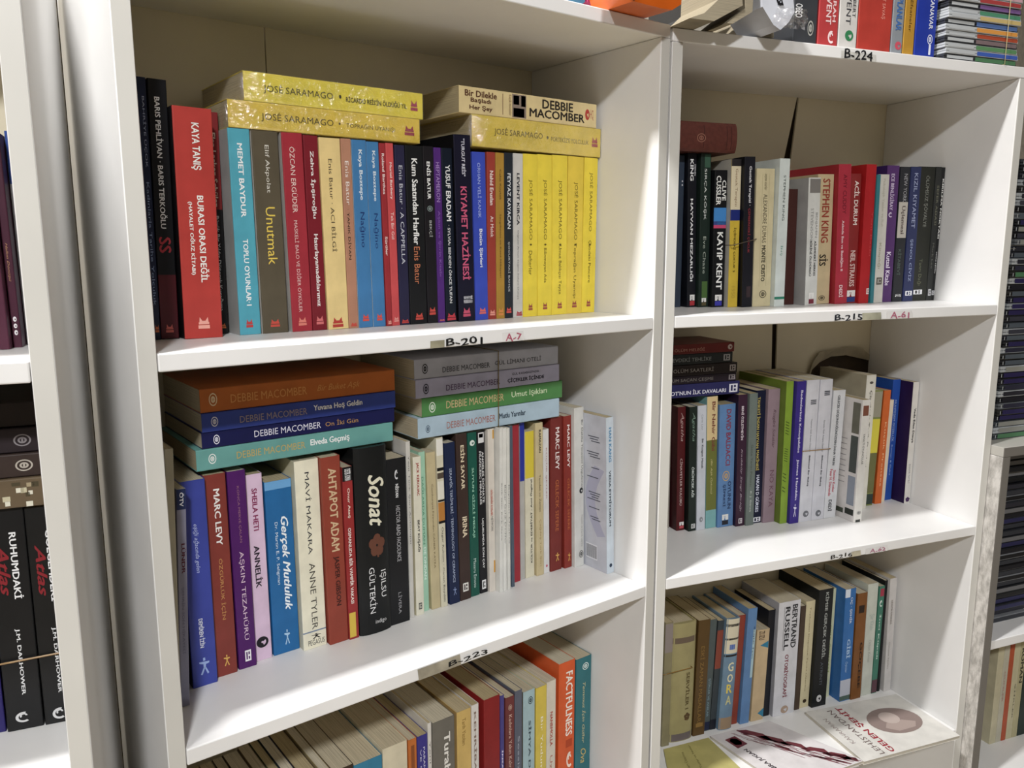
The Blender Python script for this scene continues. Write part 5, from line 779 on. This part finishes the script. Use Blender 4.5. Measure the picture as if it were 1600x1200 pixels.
# ------------------------------------------------------------------ things on top of the bookcases
for i, (u, y, dd, desc, c, pts) in enumerate(G_TOPS):
    rt = empty('book' if i != 7 else 'wrapped_packet', FRM[u] @ Matrix.Translation((0, y * MM, 0)), desc, 'book' if i != 7 else 'packet', 'books heaped on top of the bookcases')
    zmin = (zr['A0'] if u == 'A' else zr['B0']) + T + .0004
    P2 = [(x * MM, max(z * MM, zmin)) for x, z in pts]
    paper = i in (4, 5, 6)
    prism('page_block' if paper else 'cover', P2, 0, dd * MM, page_mat('968c76', 2) if paper else paint(c, 'plastic'), rt)
    if i == 0:      # barcode panel of the orange book
        x0 = P2[-1][0]; z0 = P2[0][1]
        mesh_obj('barcode_field', [(x0 - .028, -.001, z0 + .006), (x0 + .012, -.001, z0 - .0015 + .002), (x0 + .018, -.001, z0 + .05), (x0 - .024, -.001, z0 + .05)], [(0, 1, 2, 3)], paint('2c2a2c', 'ink'), rt)
        for k in range(9):
            a = x0 - .025 + k * .0042
            mesh_obj('barcode_bar', [(a, -.0016, z0 + .009 - k * .0004), (a + .0016, -.0016, z0 + .009 - k * .0004), (a + .004, -.0016, z0 + .05), (a + .0024, -.0016, z0 + .05)], [(0, 1, 2, 3)], paint('b8b4b0', 'ink'), rt)
    if i == 3:
        x0 = P2[2][0]; z0 = P2[2][1]
        mesh_obj('cover_picture', [(x0 - .008, -.0008, z0 + .012), (x0 + .004, -.0008, z0 + .002), (x0 + .022, -.0008, z0 + .022), (x0 + .022, -.0008, z0 + .06), (x0 - .014, -.0008, z0 + .06)], [(0, 1, 2, 3, 4)], paint('3c70c8', 'ink'), rt)
    if i == 7:
        cx = sum(p_[0] for p_ in P2) / len(P2) + .002; cz = P2[4][1] + .002
        v = []; f = []
        for p_ in MARK['swirl'] + MARK['fig']:
            k0 = len(v)
            v += [(cx + (a - .5) * .014, -.0009, cz + .012 + (b_ - .5) * .018) for a, b_ in p_]; f.append(tuple(range(k0, len(v))))
        mesh_obj('symbol', v, f, paint('1c1c20', 'ink'), rt)
        # crumpled foot of the wrapping
        bm = bmesh.new(); bmesh.ops.create_grid(bm, x_segments=14, y_segments=8, size=.5)
        rr = random.Random(2)
        for vv_ in bm.verts:
            a, b_ = vv_.co.x + .5, vv_.co.y + .5
            vv_.co = Vector((P2[1][0] - .006 + a * .05, -.008 - b_ * .006 + rr.random() * .005, zmin + .002 + b_ * .022 + (rr.random() - .5) * .003))
        bmobj('crumpled_film', bm, film_mat(), rt)

# stack of slim disc cases on the right bookcase
def onum(k):
    o1 = ['lowest', 'second', 'third', 'fourth', 'fifth', 'sixth', 'seventh', 'eighth', 'ninth', 'tenth', 'eleventh', 'twelfth', 'thirteenth', 'fourteenth', 'fifteenth', 'sixteenth', 'seventeenth', 'eighteenth', 'nineteenth']
    if k < 19: return o1[k]
    t_, r_ = divmod(k + 1, 10)
    tens = {2: 'twenty', 3: 'thirty', 4: 'forty'}[t_]
    return tens[:-1] + 'ieth' if r_ == 0 else tens + ' ' + (['first'] + o1[1:])[r_ - 1]
def dname(c):
    v = sum(int(c[i:i + 2], 16) for i in (0, 2, 4)) / 3
    return 'black' if v < 40 else 'charcoal' if v < 80 else 'dark grey' if v < 130 else 'pale grey'
CASES = ['30302f', '9aa0a4', '3a3f44', 'b4b8ba', '2a2a2e', '6a6e72', '8a2c2c', 'a8acb0', '50545a', '242428', 'c0c2c4', '3c4a5c']
INS = ['4c7a54', '3c5cb0', '5a8c5c', '7c6a6c', 'b04a2c', 'd8943c', '5c7cb8', 'c8b070', '4c8c6c', '7c5c94', 'a83c3c', 'c8a0a8', '4a6a9c']
def disc_case(frm, x, y, z, wx, dy, th, c, ins, label, group, prop=.3):
    rt = empty('disc_case', frm @ Matrix.Translation((x, y, z)), label, 'disc case', group)
    bmobj('case_shell', boxmesh(0, wx, 0, dy, 0, th * .42, .0006), paint(c, 'plastic'), rt)
    bmobj('case_lid', boxmesh(.0004, wx - .0004, .0004, dy, th * .5, th, .0006), paint(c, 'plastic'), rt)
    mesh_obj('spine_card', [(wx * prop, -.0003, th * .12), (wx * .985, -.0003, th * .12), (wx * .985, -.0003, th * .86), (wx * prop, -.0003, th * .86)], [(0, 1, 2, 3)], paint(ins, 'ink'), rt)
    mesh_obj('spine_print', [(wx * .04, -.0003, th * .2), (wx * (prop - .03), -.0003, th * .2), (wx * (prop - .03), -.0003, th * .75), (wx * .04, -.0003, th * .75)], [(0, 1, 2, 3)], paint('b8bcbe', 'ink'), rt)
    return rt
ordn = ['lowest', 'second', 'third', 'fourth', 'fifth', 'sixth', 'seventh', 'eighth', 'ninth', 'tenth', 'eleventh', 'twelfth', 'thirteenth', 'fourteenth']
x0 = G_cd[3][0] * MM; z = zr['B0'] + T + .0004
rr = random.Random(11)
CN = {'4c7a54': 'green', '3c5cb0': 'blue', '5a8c5c': 'leaf green', '7c6a6c': 'taupe', 'b04a2c': 'rust red', 'd8943c': 'orange', '5c7cb8': 'light blue', 'c8b070': 'straw', '4c8c6c': 'sea green', '7c5c94': 'violet', 'a83c3c': 'red', 'c8a0a8': 'pink', '4a6a9c': 'steel blue'}
for k in range(13):
    th = .0075
    disc_case(FRM['B'], x0 + rr.uniform(-.002, .004), .001 + rr.uniform(0, .003), z, min(.148, WB + .012 - x0 - .004), .135, th, 'c4c8ca' if k % 3 else '3a3c40', INS[k],
              'slim disc case, ' + CN[INS[k]] + ' spine card, ' + ordn[k] + ' up in the stack beside the blue book', 'slim disc cases on top of the right bookcase', .42)
    z += th + .0006
bs_ = zr['B0'] + T
band('rubber_band', 'B', bs_ + .0006, z + .001, -.0016, .139, .56, 'pale rubber band round the slim disc cases on top of the right bookcase', 'c8b884', 0, .0006, True)

# ------------------------------------------------------------------ low grey cabinet right of the bookcases
C = G_C
cx, cy, czt = C['x'] * MM, C['y'] * MM, C['zt'] * MM
GREY = paint('b9b6ae', 'melamine')
def worn_mat():
    m, nt, bs = nodes('worn_edge')
    N, Lk = nt.nodes.new, nt.links.new
    tc = N('ShaderNodeTexCoord'); no = N('ShaderNodeTexNoise'); no.inputs['Scale'].default_value = 85; no.inputs['Detail'].default_value = 8; no.inputs['Roughness'].default_value = .7
    mp = N('ShaderNodeMapping'); mp.inputs['Scale'].default_value = (1, 1, .45)
    Lk(tc.outputs['Object'], mp.inputs[0]); Lk(mp.outputs[0], no.inputs[0])
    cr = N('ShaderNodeValToRGB'); cr.color_ramp.elements[0].position = .38; cr.color_ramp.elements[0].color = lin('a09c96'); cr.color_ramp.elements[1].position = .6; cr.color_ramp.elements[1].color = lin('d2cec8')
    Lk(no.outputs[0], cr.inputs[0]); Lk(cr.outputs[0], bs.inputs['Base Color'])
    b_ = N('ShaderNodeBump'); b_.inputs['Strength'].default_value = .6; b_.inputs['Distance'].default_value = .002
    Lk(no.outputs[0], b_.inputs['Height']); Lk(b_.outputs[0], bs.inputs['Normal'])
    bs.inputs['Roughness'].default_value = .6
    return m
WORN = worn_mat()
cab = empty('low_cabinet', FRM['B'] @ Matrix.Translation((cx, cy, -BASE)), 'low grey cabinet with worn side panels right of the white bookcases', 'cabinet')
CW = .62
zc = czt + BASE
box('side_panel', 0, T, 0, .29, 0, zc - T, WORN, cab, .001)
box('side_panel', CW - T, CW, 0, .29, 0, zc - T, WORN, cab, .001)
box('front_lipping', .0003, T - .0003, -.0012, 0, 0, zc - T, paint('75716b', 'melamine'), cab)  # cabinet's front edges: their shade is painted in as a darker grey
box('front_lipping', CW - T, CW - .0003, -.0012, 0, 0, zc - T, paint('75716b', 'melamine'), cab)
box('top_board', 0, CW, 0, .29, zc - T + .0002, zc, GREY, cab, .001)
box('front_lipping', .0005, CW, -.0012, 0, zc - T + .0006, zc - .0006, paint('75716b', 'melamine'), cab)
cs1, cs2 = C['s1'] * MM, G_Cs2 * MM
for z in (cs1, cs2, cs2 - .34):
    box('shelf', T + .0004, CW - T - .0004, .002, .285, z + BASE - T, z + BASE, MEL, cab, .001)
box('back_board', 0, CW, .2902, .2932, .02, zc, GREY, cab)
# tall stack on the cabinet, short stack and six books inside it
nk = 44
z = czt + .0004
for k in range(nk):
    rr = random.Random(100 + k)
    c = rr.choice(CASES[:6] + ['1c1c20', '24262a', '2a2c34']); ins = rr.choice(['1e1e26', '2c2c3c', '3a3a44', '2a2450', '505860', '8c8c84', '282830', INS[k % 13]])
    disc_case(FRM['B'], cx + .032 + rr.uniform(-.003, .003), .022 + rr.uniform(-.003, .003), z, .142, .125, .0098, c, ins,
              dname(c) + ' disc case, ' + onum(k) + ' up in the tall stack on the grey cabinet', 'disc cases in the tall stack', .08)
    z += .0104
z = cs1 + .0004
top_in = czt - T
k = 0
while z + .011 < top_in - .012:
    rr = random.Random(300 + k); k += 1; c = rr.choice(['1a1a1e', '26282c', '8a8c90', '303238'])
    disc_case(FRM['B'], cx + .03 + rr.uniform(-.004, .004), .03 + rr.uniform(-.004, .004), z, .142, .125, .0098, c, rr.choice(['2a2a50', '1c1c22', '34363c', '1a1a1c', '2c2c34', '6a6a6c']),
              dname(c) + ' disc case, ' + onum(k - 1) + ' up in the stack inside the grey cabinet', 'disc cases inside the cabinet', .08)
    z += .0106
x = .757
for (w_, h_, c, de, its) in [(.016, .205, 'c4bc9c', 'beige paperback nearest the side inside the low grey cabinet', []), (.014, .206, 'bdb8a4', 'grey beige paperback left of the orange one inside the low grey cabinet', [('t', 'GÜNLER', .3, .6, 'a8706c', .3, .6, '')]),
                        (.012, .208, 'b4502c', 'orange red paperback inside the low grey cabinet', []), (.016, .205, 'c4bc98', 'beige paperback right of the orange one inside the low grey cabinet', [('t', 'ŞİİRLER', .45, .8, '4c4838', .55, .8, '')]),
                        (.014, .203, 'b4ac84', 'straw paperback with large dark letters inside the low grey cabinet', [('t', 'ROMAN', .1, .45, '3a3628', .2, .8, 'b')]), (.024, .2, '22302a', 'black green book inside the low grey cabinet', [])]:
    build_book(FRM['B'] @ Matrix.Translation((x, .053, cs2 + .0002)), w_ * .98, h_, .135, c, '', '', its, de, 'books inside the low cabinet')
    x += w_ + .0004

# ------------------------------------------------------------------ booklets on the third shelf of the right bookcase
for (desc, c, kind, pts) in G_BOOKLETS:
    q_ = [(x * MM, min(y, 134.0) * MM) for x, y in pts]
    zb = zr['B3'] + .0002; th = [.003, .005, .006][kind]
    o_ = empty('booklet', FRM['B'] @ Matrix.Translation((q_[3][0], q_[3][1], zb)), desc, 'booklet', 'booklets lying on the third shelf')
    rel = [(x - q_[3][0], y - q_[3][1]) for x, y in q_]
    n = 4
    def slab(name, z0, z1, mt, sc=1.0):
        cxx = sum(a for a, _ in rel) / 4; cyy = sum(b_ for _, b_ in rel) / 4
        r_ = [(cxx + (a - cxx) * sc, cyy + (b_ - cyy) * sc) for a, b_ in rel]
        v = [(a, b_, z0) for a, b_ in r_] + [(a, b_, z1) for a, b_ in r_]
        return mesh_obj(name, v, [(0, 1, 2, 3), (7, 6, 5, 4), (0, 4, 5, 1), (1, 5, 6, 2), (2, 6, 7, 3), (3, 7, 4, 0)], mt, o_)
    slab('cover', th - .0004, th, paint(c, 'card'))
    slab('page_block', .0004, th - .0005, page_mat('cfc8b8', 2), .994)
    slab('cover', 0, .0003, paint(c, 'card'))
    bl, br, fr, fl = rel      # back left, back right, front right, front left
    def at(u, v_):            # u: left->right, v: front->back
        a = (fl[0] + (fr[0] - fl[0]) * u, fl[1] + (fr[1] - fl[1]) * u); b_ = (bl[0] + (br[0] - bl[0]) * u, bl[1] + (br[1] - bl[1]) * u)
        return (a[0] + (b_[0] - a[0]) * v_, a[1] + (b_[1] - a[1]) * v_)
    def ink(name, pts_, cc):
        return mesh_obj(name, [at(a, b_) + (th + .0002,) for a, b_ in pts_], [tuple(range(len(pts_)))], paint(cc, 'ink'), o_)
    def words(s, u0, u1, v0, v1, cc, st=''):
        """letters run from front to back along the booklet, tops towards -u"""
        vv, ff = text_geo(s, st)
        v = []
        for (a, b_, ly) in vv:
            p_ = at(u1 + (u0 - u1) * b_, v0 + (v1 - v0) * a); v.append((p_[0], p_[1], th + .0003 + ly))
        mesh_obj('title_lettering', v, ff, paint(cc, 'ink'), o_)
    if kind == 0:
        words('Anadolu Masalları Üzerine', .30, .36, .3, .88, '6c6430'); words('Toplu Yazılar ve Notlar', .5, .55, .42, .96, '6c6430')
    if kind == 1:
        ink('emblem_field', [(.1, .70), (.28, .73), (.28, .90), (.1, .88)], '6a3038')
        ink('emblem_figure', [(.13, .76), (.2, .74), (.25, .78), (.25, .85), (.19, .88), (.13, .84)], 'd8ccc8')
        words('KÜBRA JUGAN', .12, .2, .18, .66, '3a3034', 'b')
        R9 = random.Random(4)
        cl = lambda v_: min(max(v_, .012), .985)
        # loose dark red drawing running diagonally from the back to the front
        for (a, b_, la, lb_, w2) in [(.40, .98, .20, .30, .07), (.50, .80, .16, .26, .08), (.62, .62, .14, .22, .06), (.70, .44, .16, .20, .07), (.80, .28, .13, .22, .06), (.52, .60, .06, .2, .03), (.86, .14, .1, .12, .05)]:
            P4 = [(a, b_), (a + la * .3 + w2, b_ - lb_ * .1), (a + la * .8 + w2, b_ - lb_ * .55), (a + la, b_ - lb_), (a + la * .72, b_ - lb_ * .8), (a + la * .5, b_ - lb_ * .48), (a + la * .12, b_ - lb_ * .35)]
            ink('drawing_patch', [(cl(x_), cl(y_)) for x_, y_ in P4], '6c3038')
        for i in range(46):
            t_ = R9.random(); a = .34 + t_ * .5 + (R9.random() - .5) * .22; b_ = .97 - t_ * .85 + (R9.random() - .5) * .1
            l_ = .10 + R9.random() * .2; w2 = .006 + R9.random() * .008; k_ = .3 + R9.random() * .5
            ink('drawing_stroke', [(cl(a), cl(b_)), (cl(a + w2), cl(b_ + .004)), (cl(a + w2 + l_ * k_), cl(b_ - l_)), (cl(a + l_ * k_), cl(b_ - l_))], '7a444c')
    if kind == 2:
        words('LEHİSTAN\'DAN', .17, .24, .04, .93, '6a5854', '')
        words('GELEN ŞEHİT', .27, .36, .03, .96, '9c2c38', 'b')
        words('KAHRAMAN', .07, .11, .3, .8, '9a8c88', '')
        ov = [(.66 + .25 * math.cos(t_ * math.pi / 16), .52 + .26 * math.sin(t_ * math.pi / 16)) for t_ in range(32)]
        ink('oval_photograph', ov, '8c7a74')
        iv = [(.64 + .09 * math.cos(t_ * math.pi / 8), .58 + .12 * math.sin(t_ * math.pi / 8)) for t_ in range(16)]
        mesh_obj('portrait_head', [at(a, b_) + (th + .0004,) for a, b_ in iv], [tuple(range(16))], paint('b8a8a0', 'ink'), o_)
        mesh_obj('portrait_shoulders', [at(a, b_) + (th + .00035,) for a, b_ in [(.5, .42), (.56, .5), (.72, .5), (.82, .42), (.76, .33), (.58, .32)]], [tuple(range(6))], paint('a8968e', 'ink'), o_)

# ceiling lamps out of view, where the light comes from
for (lx, ly, _), sx, sy, lb in ((LAMP1, .34, .34, 'square ceiling lamp of the room'), (LAMP2, .20, .14, 'narrow ceiling lamp above the bookcases')):
    r_ = empty('ceiling_lamp', Matrix.Translation((lx, ly, 3.0)), lb + ', out of the picture', 'lamp')
    box('lamp_housing', -sx / 2, sx / 2, -sy / 2, sy / 2, .0, .049, paint('e8e6e0', 'plastic'), r_, .004)
